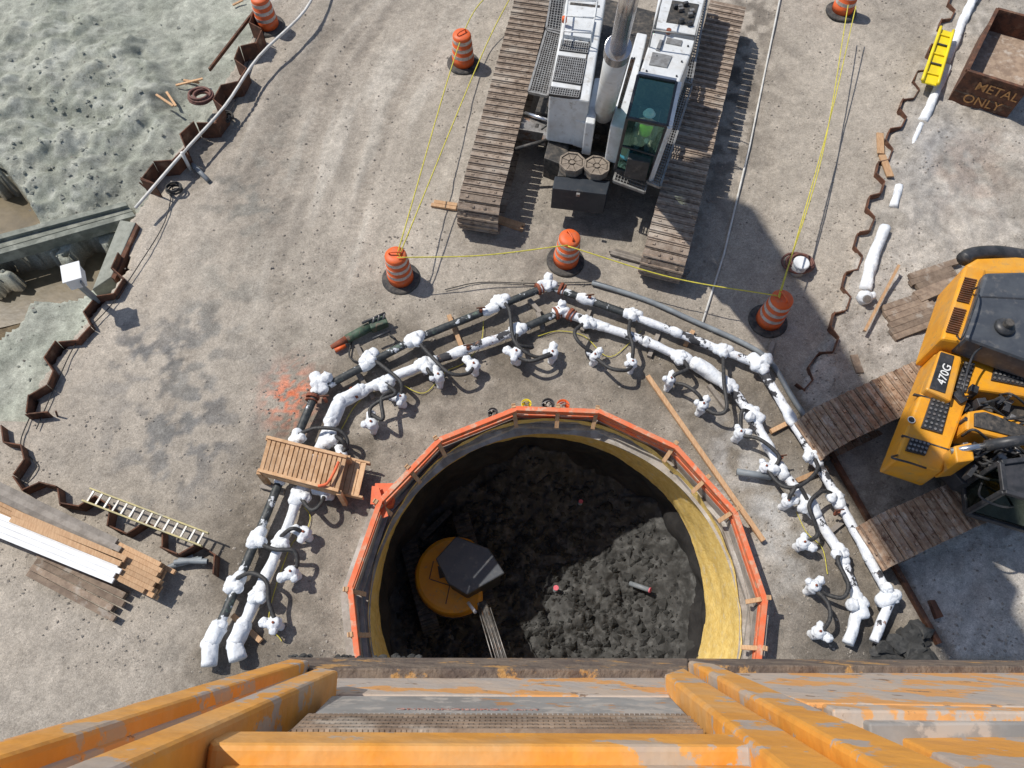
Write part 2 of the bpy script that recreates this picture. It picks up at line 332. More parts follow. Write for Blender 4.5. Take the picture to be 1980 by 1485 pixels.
edge=inside*blob(WX,WY,440,520,60,420,.35); mixc(edge*np.clip((N2-.4)*3,0,1),(.26,.25,.22),.5)
sp=blob(PX,PY,562,768,40,50,.3); mixc(sp*np.clip((fbm(X,Y,11,2,90)+.12)*5,0,1),(.75,.2,.09),.9)
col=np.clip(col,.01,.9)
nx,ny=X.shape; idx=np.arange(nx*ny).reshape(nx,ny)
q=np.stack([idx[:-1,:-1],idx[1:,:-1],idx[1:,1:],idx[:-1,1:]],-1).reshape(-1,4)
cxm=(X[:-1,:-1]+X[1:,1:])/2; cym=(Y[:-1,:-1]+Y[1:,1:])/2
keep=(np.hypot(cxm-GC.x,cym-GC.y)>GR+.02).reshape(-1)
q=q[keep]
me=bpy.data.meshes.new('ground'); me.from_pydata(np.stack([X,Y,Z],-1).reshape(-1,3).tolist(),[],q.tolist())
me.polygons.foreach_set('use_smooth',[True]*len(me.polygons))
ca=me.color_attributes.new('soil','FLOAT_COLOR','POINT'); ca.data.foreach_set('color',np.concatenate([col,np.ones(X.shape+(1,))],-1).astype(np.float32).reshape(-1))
gm=bpy.data.materials.new('gravelly_ground'); gm.use_nodes=True; nt=gm.node_tree; b=nt.nodes['Principled BSDF']; L=nt.links.new
at=nd(nt,'ShaderNodeAttribute',attribute_name='soil'); tc=nd(nt,'ShaderNodeTexCoord')
def noi(sc,lo,hi,a,bb,det=4):
    n=nd(nt,'ShaderNodeTexNoise'); n.inputs['Scale'].default_value=sc; n.inputs['Detail'].default_value=det; n.inputs['Roughness'].default_value=.7; L(tc.outputs['Object'],n.inputs['Vector'])
    r=nd(nt,'ShaderNodeMapRange'); r.inputs[1].default_value=lo;r.inputs[2].default_value=hi;r.inputs[3].default_value=a;r.inputs[4].default_value=bb; L(n.outputs[0],r.inputs[0]); return r.outputs[0],n.outputs[0]
a1,h1=noi(14,.3,.7,.86,1.14,5); a2,h2=noi(55,.35,.65,.8,1.2,2)
vo=nd(nt,'ShaderNodeTexVoronoi'); vo.inputs['Scale'].default_value=34; L(tc.outputs['Object'],vo.inputs['Vector'])
sep=nd(nt,'ShaderNodeSeparateColor'); L(vo.outputs['Color'],sep.inputs[0])
vr=nd(nt,'ShaderNodeMapRange'); vr.inputs[1].default_value=0;vr.inputs[2].default_value=1;vr.inputs[3].default_value=.88;vr.inputs[4].default_value=1.14; L(sep.outputs[0],vr.inputs[0])
m1=nd(nt,'ShaderNodeMath',operation='MULTIPLY');L(a1,m1.inputs[0]);L(a2,m1.inputs[1]); m2=nd(nt,'ShaderNodeMath',operation='MULTIPLY');L(m1.outputs[0],m2.inputs[0]);L(vr.outputs[0],m2.inputs[1])
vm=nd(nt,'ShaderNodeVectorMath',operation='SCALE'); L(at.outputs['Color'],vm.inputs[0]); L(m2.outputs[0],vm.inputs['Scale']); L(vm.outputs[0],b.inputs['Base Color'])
b.inputs['Roughness'].default_value=.95; b.inputs['Specular IOR Level'].default_value=.2
ad=nd(nt,'ShaderNodeMath',operation='ADD'); L(h1,ad.inputs[0]); L(h2,ad.inputs[1])
bp=nd(nt,'ShaderNodeBump'); bp.inputs['Strength'].default_value=.6; bp.inputs['Distance'].default_value=.03; L(ad.outputs[0],bp.inputs['Height']); L(bp.outputs[0],b.inputs['Normal'])
me.materials.append(gm); go=bpy.data.objects.new('ground',me); C.objects.link(go); go['kind']='structure'
def gz(x,y):
    i=int(np.clip(np.searchsorted(gx,x),1,nx-1)); j=int(np.clip(np.searchsorted(gy,y),1,ny-1)); return float(Z[i,j])
wm=mat('muddy_water',(.19,.15,.09),(.13,.105,.065),1.5,.25,bump=.15,bscale=6)
mb=MB(); mb.pr([(-200,300),(60,320),(260,400),(240,560),(60,620),(-200,680)],-.93,-.96); mb.build('water',wm)['kind']='structure'
def stones(n,sampler,smin,smax,name,m,label,cat,flat=.7):
    V=[];Fc=[]; k=0
    base=[(1,0,0),(0,1,0),(-1,0,0),(0,-1,0),(0,0,1),(0,0,-1)]; fc=[(0,1,4),(1,2,4),(2,3,4),(3,0,4),(1,0,5),(2,1,5),(3,2,5),(0,3,5)]
    while k<n:
        p=sampler()
        if p is None: continue
        s=smin+(smax-smin)*random.random()**4; a=random.random()*6.3
        for (x,y,z) in base:
            x2=(x*math.cos(a)-y*math.sin(a))*s*random.uniform(.7,1.4); y2=(x*math.sin(a)+y*math.cos(a))*s*random.uniform(.6,1.2)
            V.append((p[0]+x2+random.uniform(-.2,.2)*s,p[1]+y2,p[2]+z*s*flat+s*.2))
        Fc+=[tuple(i+6*k for i in f) for f in fc]; k+=1
    mb=MB(); mb.v=V; mb.f=Fc; return tag(mb.build(name,m),label,cat,kind='stuff')
def s1():
    px=random.uniform(-20,2000); py=random.uniform(-20,1300); p=G(px,py)
    if math.hypot(p.x-GC.x,p.y-GC.y)<GR+.3: return None
    if px<480 and py<800 and random.random()<.85: return None
    if px<1550 and random.random()<.35: return None
    if noise.noise(Vector((p.x*.5,p.y*.5,3)))<random.uniform(-.5,.4): return None
    return (p.x,p.y,gz(p.x,p.y))
stones(16000,s1,.006,.038,'gravel','stone','loose grey gravel stones scattered over the site ground','gravel')
def s2():
    px=random.uniform(-20,520); py=random.uniform(-20,800)
    p=G(px,py)
    if not inpoly(np.array([px]),np.array([py]),mudp)[0] or random.random()>.1+float(blob(px,py,120,250,170,170)): return None
    return (p.x,p.y,gz(p.x,p.y))
stones(900,s2,.012,.08,'mud_clods','mudclod','green grey mud clods lying on the spoil behind the left sheet piles','mud',.6)
# ------------------------------------------------------------------ shaft
FZ=-4.3; nA=180
def circ(c,r,z,n=nA,am=0,fr=2,sd=0):
    out=[]
    for k in range(n):
        t=2*math.pi*k/n; q=r+am*noise.noise(Vector((math.cos(t)*fr*2+sd,math.sin(t)*fr*2,z*fr*.6)))
        out.append((c.x+q*math.cos(t),c.y+q*math.sin(t),z))
    return out
def loft(loops):
    mb=MB(); n=len(loops[0]); vs=[p for l in loops for p in l]; fs=[]
    for i in range(len(loops)-1):
        for k in range(n): fs.append((i*n+k,i*n+(k+1)%n,(i+1)*n+(k+1)%n,(i+1)*n+k))
    return mb.add(vs,fs)
tag(loft([circ(GC,GR-.035,.06),circ(GC,GR-.04,-.06),circ(GC,GR-.2,-.08)]).build('concrete_ledge','conc'),'grey concrete ledge between the guardrail and yellow foam','ledge')
lps=[]
for i in range(28):
    t=i/27; c=GC.lerp(BC,t); out=[]
    for k in range(nA):
        a=2*PI*k/nA; up_=max(0,math.sin(a))**1.5
        r0=(GR-.17)+.1*up_; zt=-.03+.44*up_
        r=r0+(BR-r0)*t; z=zt+(-1.8-zt)*t
        r-=.05*math.exp(-((t-.03)/.05)**2)*0+.035*noise.noise(Vector((math.cos(a)*7,math.sin(a)*7,z*2.5)))+.015*noise.noise(Vector((math.cos(a)*25,math.sin(a)*25,z*9)))
        out.append((c.x+r*math.cos(a),c.y+r*math.sin(a),z))
    lps.append(out)
tag(loft(lps).build('foam_lining','foam',None,True),'yellow sprayed foam collar lining the top of the round shaft','lining')
lps=[]
for i in range(25):
    t=i/24; lps.append(circ(BC,BR+.02-.02*t,-1.76+(FZ+1.76)*t,am=.0 if i==0 else .18,fr=2.6,sd=3))
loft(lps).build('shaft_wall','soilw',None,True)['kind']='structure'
n=180; mb=MB()
xs=np.linspace(BC.x-BR-.3,BC.x+BR+.3,n); ys=np.linspace(BC.y-BR-.3,BC.y+BR+.3,n); XX,YY=np.meshgrid(xs,ys,indexing='ij')
rq=np.hypot(XX-BC.x,YY-BC.y)/BR
fzz=FZ-.1+np.abs(fbm(XX,YY,1.1,5,11))*.42+fbm(XX,YY,4,4,12)*.22+np.abs(vn(XX,YY,7,14))*.14+ .35*np.exp(-(((XX-BC.x-1.2)/1.6)**2+((YY-BC.y-.2)/1.4)**2))
sl_=1/(1+np.exp(-(XX-BC.x+1.2)/.35))
fzz=fzz+np.clip((rq-.5)/.5,0,1)**1.6*(1.5+.7*fbm(XX,YY,.6,3,19))*sl_+np.clip((rq-.75)/.3,0,1)**2*.8*(1-sl_)
vs=np.stack([XX,YY,fzz],-1).reshape(-1,3).tolist(); ii=np.arange(n*n).reshape(n,n)
qs=np.stack([ii[:-1,:-1],ii[1:,:-1],ii[1:,1:],ii[:-1,1:]],-1).reshape(-1,4); qs=qs[(rq[:-1,:-1]<1.1).reshape(-1)]
mb.add(vs,qs.tolist()); mb.build('shaft_floor','soil',None,True)['kind']='structure'
def s3():
    a=random.random()*6.3; r=BR*.95*math.sqrt(random.random()); x=BC.x+r*math.cos(a);y=BC.y+r*math.sin(a)
    i=int((x-xs[0])/(xs[1]-xs[0])); j=int((y-ys[0])/(ys[1]-ys[0])); return (x,y,fzz[i,j])
stones(4500,s3,.015,.14,'soil_clods','clod','dark broken soil clods covering the shaft floor','soil',.8)
for k,(px,py,z,rr_) in enumerate([(1123,970,-3.6,.05),(1075,1137,-3.8,.06)]):
    t=thing('pipe_stub',['short buried pipe stub with pink cap near the far shaft wall','grey pipe stub with pink painted top in middle of the shaft floor'][k],'pipe',G(px,py,z-.4))
    p=G(px,py,z); MB().tube([p-Vector((0,0,.7)),p],rr_,10).build('pipe',"grey",t,True); MB().tube([p,p+Vector((0,0,.03))],rr_*1.1,10).build('cap','pink',t)
t=thing('pipe_stub','leaning grey pipe with pink painted end on right of the shaft floor','pipe',G(1250,1140,-4.2)); a=G(1218,1128,-3.6);b2=G(1256,1141,-3.35)
MB().tube([a,b2],.06,10).build('pipe','grey',t,True); MB().tube([b2,b2+(b2-a)*.05],.065,10).build('cap','pink',t)
NS=14; A0=math.radians(90-180/NS)
def poly(r,z,c=GC): return [Vector((c.x+r*math.cos(A0+2*math.pi*k/NS),c.y+r*math.sin(A0+2*math.pi*k/NS),z)) for k in range(NS)]
def polyring(r0,r1,z0,z1):
    mb=MB(); a=poly(r0,z0);b=poly(r1,z0);c=poly(r1,z1);d=poly(r0,z1); vs=a+b+c+d; fs=[]
    for k in range(NS):
        j=(k+1)%NS
        for s in range(4): e=(s+1)%4; fs.append((s*NS+k,s*NS+j,e*NS+j,e*NS+k))
    return mb.add(vs,fs)
cs=1/math.cos(math.pi/NS)
tag(polyring((GR-.03),GR*cs+.28,-.3,.045).build('concrete_curb','conc'),'pale concrete curb around the shaft mouth','curb')
gd=thing('guardrail','many sided timber guardrail with orange netted rails around the shaft','guardrail',(GC.x,GC.y,0))
pg=poly(GR*cs*.995,0)
for z,w,h in ((.7,.1,.045),(.56,.04,.11),(.38,.035,.12)):
    for k in range(NS):
        a=pg[k]+Vector((0,0,z)); b2=pg[(k+1)%NS]+Vector((0,0,z)); e=(b2-a).normalized()*.03
        sag=Vector((0,0,random.uniform(-.02,.02)))
        MB().beam(a-e*.5,b2+e*.5+sag,w,h).build('rail','rail',gd,bevel=.006)
for k in range(NS):
    a=pg[k]; b2=pg[(k+1)%NS]
    MB().beam(a.lerp(b2,.01)+Vector((0,0,.16)),a.lerp(b2,.99)+Vector((0,0,.16)),.03,.24).build('kick_board','woodg',gd)
    c=Vector((GC.x,GC.y,0))
    for q in ((.03,) if k%2 else (.03,.5)):
        p=a.lerp(b2,q); o=(p-c).normalized()
        MB().beam(p+o*.06+Vector((0,0,0)),p+o*.06+Vector((0,0,.74)),.09,.05,up=o).build('post','wood',gd,bevel=.005)
        MB().beam(p-o*.22+Vector((0,0,.3)),p+o*.12+Vector((0,0,.74)),.085,.035).build('brace','wood',gd,bevel=.005)
mb=MB()
for i in range(9):
    a=[(725,940),(765,940),(770,965),(745,1000),(722,975)]; p0=random.choice(a);p1=random.choice(a)
    if p0!=p1: mb.beam(G(p0[0],p0[1],.25+.03*i),G(p1[0],p1[1],.25+.04*i),.12,.012)
mb.pr([(728,945),(766,938),(758,975),(735,985),(722,965)],[.35,.42,.3,.2,.3],.05)
tag(mb.build('safety_netting','net'),'crumpled bright orange netting against left side of the guardrail','netting')
# ------------------------------------------------------------------ freeze headers
def header(name,label,path,z,r,segs,tees,flanges):
    pts=[G(x,y,z) for x,y in path]; t=thing(name,label,'pipe',(pts[0].x,pts[0].y,0))
    for i,(a,b) in enumerate(zip(pts[:-1],pts[1:])):
        mode=segs[i]; d=(b-a)
        if mode=='b': o=MB().tube(subdiv([a,b],.1),r*.88,14,lump(.04,5)).build('pipe_run','blackpatch',t,True)
        elif mode=='w': o=MB().tube(subdiv([a,b],.05),r*.98,18,lump(.2,3.5)).build('pipe_run','frost',t,True)
        elif mode=='W': o=MB().tube(subdiv([a,b],.05),r*1.45,20,lump(.22,2.4)).build('pipe_run','frost',t,True)
        else: o=MB().tube(subdiv([a,b],.06),r*.93,18,lump(.12,4)).build('pipe_run','frostpatch',t,True)
        if mode in 'pb' and d.length>1.2:
            c0=a.lerp(b,random.uniform(.35,.65)); e=d.normalized(); l1,l2=random.uniform(.1,.25),random.uniform(.1,.3); pth=subdiv([c0-e*l1,c0+e*l2],.04); nn_=len(pth)
            MB().tube(pth,[r*(.85+.32*math.sin(PI*min(1,max(0,(j+.3)/(nn_-.4))))**.6) for j in range(nn_)],16,lump(.2,5)).build('frost_sleeve','frost',o,True)
    for i in range(1,len(pts)-1):
        MB().ball(pts[i],r*(1.48 if 'W' in segs[i-1:i+1] else 1.18),(1,1,.95),.25,20,14).build('elbow','frost',t,True)
    for (px,py,ang,s) in tees:
        p=G(px,py,z+.03); e=Vector((math.cos(ang),math.sin(ang),0)); s=s*random.uniform(.92,1.1)
        m_=MB(); m_.ball(p,r*1.3*s,(1.1,1.1,1),.45,20,14); m_.tube(subdiv([p,p+e*.15*s+Vector((0,0,.1))],.03),r*.95*s,14,lump(.2,5))
        m_.ball(p+e*.15*s+Vector((0,0,.1)),r*.98*s,(1,1,1),.4,16,10)
        sd=Vector((-e.y,e.x,0)); pth=subdiv([p-sd*.2*s,p+sd*.24*s],.04); nn_=len(pth)
        m_.tube(pth,[r*s*(.85+.35*math.sin(PI*(j+.2)/(nn_-.6))**.6) if 0<j<nn_-1 else r*s*.7 for j in range(nn_)],16,lump(.22,5)); m_.build('frosted_tee','frost',t,True)
    for (px,py,qx,qy) in flanges:
        a=G(px,py,z);b=G(qx,qy,z); MB().tube([a,b],r*1.45,16).build('flange','rustred',t,bevel=.01)
        MB().tube([b+(b-a)*.6,b+(b-a)*1.0],r*1.35,16).build('flange','rustred',t,bevel=.01)
    return t
header('header_pipe','outer header pipe ring, black insulated on top left and frosted white on the right',
 [(403,1288),(406,1245),(424,1212),(497,1040),(541,930),(574,845),(612,757),(800,657),(1060,553),(1222,610),(1395,677),(1467,705),(1572,880),(1620,965),(1722,1158),(1690,1240)],.28,.1,
 'WWbbbbbbbppppppw',
 [(452,1128,-.6,1),(495,1042,-.5,1),(572,850,0,1),(618,742,.6,1.15),(712,692,-.8,1),(800,656,-.9,1),(966,582,-1,1.05),(1060,551,PI/2,1.05),(1222,607,-1.6,1.05),(1396,676,-1.6,1),(1468,706,.6,1.15),(1573,882,-2.8,1),(1618,962,-2.9,1.05),(1720,1156,2,1.15)],
 [(1038,560,1043,558),(1082,557,1087,559),(606,764,604,770),(628,735,634,733)])
header('header_pipe','inner header pipe ring, thickly frosted white on the left and patchy on the right',
 [(462,1275),(455,1245),(470,1210),(541,1055),(580,955),(640,815),(660,775),(700,755),(820,705),(1000,640),(1085,603),(1250,660),(1345,703),(1410,745),(1455,805),(1508,905),(1566,980),(1625,1070),(1662,1168),(1640,1245)],.26,.105,
 'WWwwwWWwpbppWpppppw',
 [(497,1150,-.5,1),(540,1048,-.4,1),(578,958,-.4,1.1),(636,850,-.3,.9),(740,742,-1.2,1),(822,704,-1.2,1.1),(1000,636,-1.3,1),(1086,602,PI/2,.9),(1136,622,-2,1),(1316,690,-1.9,1),(1408,745,-2,1),(1456,800,-2.4,1.05),(1506,905,-2.7,1),(1566,978,-2.7,1.1),(1626,1070,-2.8,1),(1661,1168,-3,1.1)],
 [(1072,607,1077,605),(1100,606,1105,609),(682,762,687,759)])
def head_proto():
    t=thing('freeze_pipe_head','', 'pipe head',(0,0,0),'frosted pipe heads standing around the shaft')
    m_=MB(); m_.tube(subdiv([Vector((0,0,0)),Vector((0,0,.36))],.04),.09,16,lump(.28,5)); m_.ball((0,0,.37),.115,(1,1,.9),.35,18,12)
    cs_=m_.build('frosted_casing','frost',t,True)
    m_=MB(); m_.tube(subdiv([Vector((0,0,.32)),Vector((.17,.02,.35))],.03),.075,14,lump(.25,5)); m_.ball((.18,.02,.35),.082,(1,1,1),.35,16,10); m_.build('side_outlet','frost',t,True)
    m_=MB(); m_.tube(subdiv([Vector((0,0,.35)),Vector((-.03,.11,.39))],.03),.06,14,lump(.25,5)); m_.ball((-.03,.12,.39),.066,(1,1,1),.35,16,10); m_.build('side_outlet','frost',t,True)
    MB().tube([(0,0,.45),(0,0,.5)],.022,8).build('stem_valve','rustred',cs_,True)
    return t
def copy_tree(o):
    c=o.copy(); C.objects.link(c)
    for ch in o.children:
        k=ch.copy(); C.objects.link(k); k.parent=c
        for g in ch.children: g2=g.copy(); C.objects.link(g2); g2.parent=k
    return c
heads=[(530,1205),(565,1108),(588,1030),(630,950),(660,880),(718,818),(775,770),(848,730),(916,706),(998,686),(1068,682),(1150,688),(1222,703),(1295,738),(1358,785),(1430,838),(1480,903),(1523,970),(1553,1050),(1573,1135),(1583,1222)]
hp=head_proto()
for i,(x,y) in enumerate(heads):
    o=hp if i==0 else copy_tree(hp)
    p=G(x,y,.35); o.location=(p.x,p.y,0); o.rotation_euler=(0,0,math.atan2(p.y-GC.y,p.x-GC.x)+random.uniform(-.9,.9)); s=random.uniform(.95,1.2); o.scale=(s,s,random.uniform(.85,1.15))
    o['label']='white frosted pipe head, %s clockwise from lower left around the shaft'%ORD[i]
hoses=[[(452,1122),(485,1108),(515,1125),(520,1165),(532,1200)],[(497,1048),(530,1062),(568,1065),(575,1090),(565,1108)],[(540,1040),(565,1022),(588,1030)],[(575,952),(600,985),(620,975),(630,950)],
 [(574,842),(610,828),(655,832),(672,855),(660,880)],[(640,842),(660,850),(672,870)],[(740,738),(765,760),(740,772),(716,790),(718,818)],[(712,688),(745,712),(775,740),(775,770)],[(716,800),(740,810),(738,770),(765,755)],
 [(800,652),(835,690),(870,722),(905,722),(916,706)],[(822,700),(830,720),(848,732)],[(968,580),(985,600),(995,660),(1035,690),(1068,682)],[(1000,640),(1000,665),(1030,672)],[(998,690),(1025,698),(1055,690),(1068,686)],
 [(1136,620),(1112,640),(1120,662),(1150,686)],[(1222,606),(1216,640),(1224,670),(1222,700)],[(1152,692),(1180,712),(1210,716),(1222,708)],
 [(1316,690),(1330,712),(1305,725),(1297,738)],[(1297,740),(1325,745),(1352,765),(1358,785)],[(1398,680),(1400,740),(1405,790),(1385,800),(1360,788)],[(1456,800),(1435,795),(1432,836)],
 [(1432,842),(1470,850),(1505,880),(1500,900),(1482,905)],[(1575,885),(1580,910),(1545,940),(1510,938),(1482,906)],[(1620,960),(1590,950),(1565,975),(1575,1010),(1580,1035),(1556,1050)],[(1566,975),(1545,940),(1530,955),(1524,970)],[(1627,1068),(1620,1085),(1640,1130),(1630,1155),(1600,1150),(1576,1138)],[(1576,1140),(1600,1165),(1605,1195),(1590,1222)]]
for i,h in enumerate(hoses):
    n=len(h); pts=[G(x,y,.36 if k in(0,n-1) else .42+.12*math.sin(k)) for k,(x,y) in enumerate(h)]
    tag(MB().tube(spline(pts,8),.042,8).build('rubber_hose','hose',None,True),'black curved rubber hose, %s clockwise from lower left along the frosted pipes'%ORD[i],'hose','black hoses joining headers to pipe heads')
bat=[((868,610),(893,672)),((1023,580),(1045,605)),((690,720),(722,770)),((1325,668),(1340,640)),((1370,745),(1405,790)),((1480,705),(1495,660)),((1490,835),(1530,815)),((1590,1040),(1640,1000)),((700,690),(690,668)),((450,1190),(505,1240)),((505,940),(550,950)),((1275,640),(1255,690)),((1540,930),(1600,905)),((1125,640),(1140,600)),((1040,605),(1050,640))]
for i,(a,b) in enumerate(bat):
    tag(MB().beam(G(*a,.06),G(*b,.06),.1,.09).build('timber_batten','woodg' if i%3 else 'wood',None,bevel=.006),'timber batten lying under the header pipes, %s in the scattered set'%ORD[i],'batten','battens under the pipes')
for i,w in enumerate([[(588,980),(600,1000),(590,1030),(560,1060),(520,1190),(545,1240)],[(770,740),(820,760),(860,720),(900,700),(930,660),(935,620)],[(1040,650),(1080,640),(1130,650),(1180,690),(1240,640)],[(1540,990),(1560,1030),(1590,1060),(1600,1110)],[(660,830),(690,780),(740,740)]]):
    tag(MB().tube(spline([G(x,y,.05) for x,y in w],6),.009,5).build('sensor_wire','rope'),'thin yellow wire trailing on the ground beside the pipes, %s of five'%ORD[i],'wire','yellow wires')
for i,(x,y) in enumerate([(905,672),(1140,575),(628,770),(1510,885),(1620,990),(930,600)]):
    p=G(x,y,.4); t=thing('gate_valve','small rusty valve on the header pipe, %s of six from the reading order'%ORD[i],'valve',(p.x,p.y,.3),'rusty header valves')
    MB().tube([p-Vector((0,0,.15)),p+Vector((0,0,.06))],.04,8).build('valve_body','rustred',t); MB().tube([p+Vector((-.1,0,.08)),p+Vector((.1,.03,.08))],.018,6).build('handle','rust',t)
tag(MB().tube(subdiv(spline([G(x,y,.08) for x,y in [(1145,546),(1250,580),(1340,620),(1440,665),(1490,700),(1530,765),(1578,838)]],6),.3),.06,10).build('grey_conduit','grey',None,True),'long grey plastic conduit running outside the top right header pipe','conduit')
tag(MB().tube([G(1425,912,.2),G(1490,922,.2)],.07,12).build('grey_pipe','grey',None,True),'short grey pipe piece lying beside the right pipes','pipe')
# ------------------------------------------------------------------ drums and ropes
def drum():
    t=thing('traffic_drum','','traffic drum',(0,0,0),'orange traffic drums')
    MB().lathe((0,0,0),[(.45,0),(.45,.05),(.42,.08),(.3,.085)],28).build('rubber_base','rubber',t,bevel=.01)
    d_=MB().lathe((0,0,0),[(.3,.09),(.3,.3),(.285,.31),(.28,.52),(.27,.53),(.262,.74),(.25,.75),(.245,.94),(.22,.98),(.1,.985),(.0,.985)],28).build('drum_body','orange',t,True)
    for z,r in ((.34,.289),(.56,.275),(.78,.254)): MB().lathe((0,0,0),[(r,z),(r-.002,z+.1)],28).build('reflective_band','band',d_)
    MB().tube(spline([(-.13,0,.97),(-.11,0,1.06),(.11,0,1.06),(.13,0,.97)],5),.02,6).build('handle','orange',t,True)
    return t
dr=[(520,52,'tilted orange drum with grey bands beside top left sheet piles'),(896,124,'orange drum left of the white crane'),(776,540,'orange drum at the lower left corner of the roped area'),(1093,506,'orange drum between the crane and the pipe corner'),(1484,622,'orange drum nearest the grey conduit bend'),(1626,24,'orange drum at top right corner of the roped area')]
d0=drum()
for i,(x,y,lb) in enumerate(dr):
    o=d0 if i==0 else copy_tree(d0); p=G(x,y); o.location=(p.x,p.y,.0); o.rotation_euler=(random.uniform(-.04,.04),random.uniform(-.04,.04),random.random()*6); o['label']=lb
ropes=[[(960,-30),(893,72),(768,492)],[(1000,-30),(930,110),(772,494)],[(768,498),(930,494),(1098,474)],[(1098,476),(1300,537),(1503,572)],[(1640,10),(1590,300),(1505,574)],[(1655,12),(1600,250),(1507,576)]]
rl=['yellow rope running up left beside the crane from the corner drum','second yellow rope from the corner drum to top left of crane','yellow rope between the two lower drums','yellow rope from middle drum to the right drum','yellow rope up the right side of the crane area','second yellow rope beside the right hand one']
for r0,lb in zip(ropes,rl):
    pts=spline([G(x,y,1.04 if k!=1 else .9) for k,(x,y) in enumerate(r0)],10)
    tag(MB().tube(pts,.014,6).build('rope','rope',None,True),lb,'rope','yellow barrier ropes')
tag(MB().tube([G(x,y,.05) for x,y in [(1520,-60),(1450,280),(1400,490),(1358,625)]],.026,8).build('white_hose','pvc',None,True),'long straight white hose on the ground right of the crane','hose')
tag(MB().tube(spline([G(x,y,.5) for x,y in [(625,-60),(590,20),(500,110),(435,205),(350,300),(262,402)]],5),.038,8).build('white_pipe','pvc',None,True),'long white pipe laid along the left sheet piles','pipe')
p=G(352,296,.6); tag(MB().tube([(p.x,p.y,-.1),(p.x,p.y,.62)],.045,8).build('pipe_post','pvc',None,True),'short white post holding the white pipe','post')
tag(MB().tube([G(372,318,.1),G(402,348,.1)],.06,8).build('short_grey_tube','grey',None,True),'short grey tube on gravel beside the white pipe post','pipe')  # short grey tube lying on the ground just past the post
# ------------------------------------------------------------------ sheet piles
def sheetpile(label,path,ztop,zbot,amp=.16,per=1.2):
    pts=[G(x,y,ztop) for x,y in path]; t=thing('sheet_pile_wall',label,'sheet piles',(pts[0].x,pts[0].y,0))
    ln=[0]
    for a,b in zip(pts[:-1],pts[1:]): ln.append(ln[-1]+(b-a).length)
    def at(s):
        s=min(max(s,0),ln[-1]-1e-4)
        for i in range(len(ln)-1):
            if s<=ln[i+1]:
                a,b=pts[i],pts[i+1]; d=(b-a).normalized(); return a+d*(s-ln[i]),Vector((-d.y,d.x,0))
    s=0; k=0
    while s<ln[-1]-.2:
        seq=[(0,-1),(.34,-.9),(.5,1),(.84,.85),(1,-1)]; pl=[]; sh_=random.uniform(-.05,.05)
        for q,sg in seq:
            p,nn=at(s+per*q); pl.append(p+nn*amp*sg+Vector((0,0,sh_+random.uniform(-.02,.02) )))
        m_=MB()
        for a,b in zip(pl[:-1],pl[1:]):
            dz=Vector((0,0,-(ztop-zbot)/2)); m_.beam(a+dz,b+dz,.026,ztop-zbot)
        m_.build('pile','rust',t); s+=per; k+=1
    return t
sheetpile('rusty zigzag sheet pile wall along the upper left mud',[(505,20),(470,110),(440,170),(400,235),(335,290),(285,350)],.5,-1.2,.22,1.5)
sheetpile('rusty zigzag sheet pile wall edging the left mud bank, middle run',[(245,490),(200,575),(135,650),(80,725),(70,800)],.22,-1.1,.2,1.3)
sheetpile('low rusty sheet piles at the left edge above the lumber stack',[(15,815),(22,880),(60,945),(160,965),(235,1010),(340,1050),(430,1098)],.3,-.6,.17,1.2)
sheetpile('rusty sheet pile wall running down the right side from top',[(1850,-10),(1805,100),(1755,195),(1715,290),(1690,390),(1655,500),(1630,590),(1600,680),(1548,745)],.16,-.6,.13,1.25)
t=thing('steel_beam','wide muddy steel beam lying across the left pit water','beam',G(120,450,-.3))
MB().pr([(-60,476),(245,396),(256,408),(-60,497)],-.08,-.2).build('web','beamg',t,bevel=.01)
MB().pr([(-60,468),(242,389),(246,397),(-60,478)],.02,-.35).build('flange','beamg',t,bevel=.008); MB().pr([(-60,498),(256,409),(262,417),(-60,508)],.02,-.3).build('flange','beamg',t,bevel=.008)
t=thing('steel_beam','mud covered steel beam sloping down from the left pit corner','beam',G(215,490,-.3))
MB().pr([(232,425),(262,430),(215,535),(178,560)],[.1,.15,.0,-.1],-.5).build('top_flange','mudclod',t,bevel=.02)
MB().pr([(262,430),(268,436),(222,540),(215,536)],[.12,.12,0,0],-.6).build('web','rust',t)
tag(MB().beam(G(405,135,.25),G(490,25,.3),.05,.1).build('steel_angle','rust'),'thin rusty steel bar on the mud bank beside top sheet piles','bar')
t=thing('instrument_box','white instrument box mounted on grey post at the left mud bank','box',G(190,580,-.2))
MB().beam(G(190,583,.0),G(150,548,.9),.1,.1).build('post','grey',t); q=G(145,535,1.1)
hb=MB().box(q,.34,.42,.32,.4).build('housing','whiteb',t,bevel=.02); MB().box(q+Vector((0,0,.17)),.4,.48,.03,.4).build('lid','whiteb',hb,bevel=.01)
MB().box(q+Vector((.19,-.12,0)),.03,.2,.16,.4).build('door_panel','grey',hb)
def coil(name,label,px,py,z,r,rad,m,turns=4):
    p=G(px,py,z); pts=[]
    for i in range(turns*20):
        a=i/20*2*PI; rr2=rad*(.75+.25*noise.noise(Vector((i*.05,px,0)))*2); pts.append(p+Vector((math.cos(a)*rr2+.1*noise.noise(Vector((i*.03,0,py))),math.sin(a)*rr2*.85,.03*(i/20)+.02*noise.noise(Vector((i*.2,1,1))))))
    tag(MB().tube(pts,r,6).build(name,m,None,True),label,'hose coil')
coil('hose_coil','red brown hose coiled on the mud beside the sheet piles',392,190,.3,.035,.34,'hosered',6)
coil('cable_coil','black cable coiled beside the sheet piles under the white pipe',437,230,.08,.018,.27,'hose',5)
coil('cable_coil','small black cable coil at the lower end of the white pipe',338,368,.08,.02,.24,'hose',5)
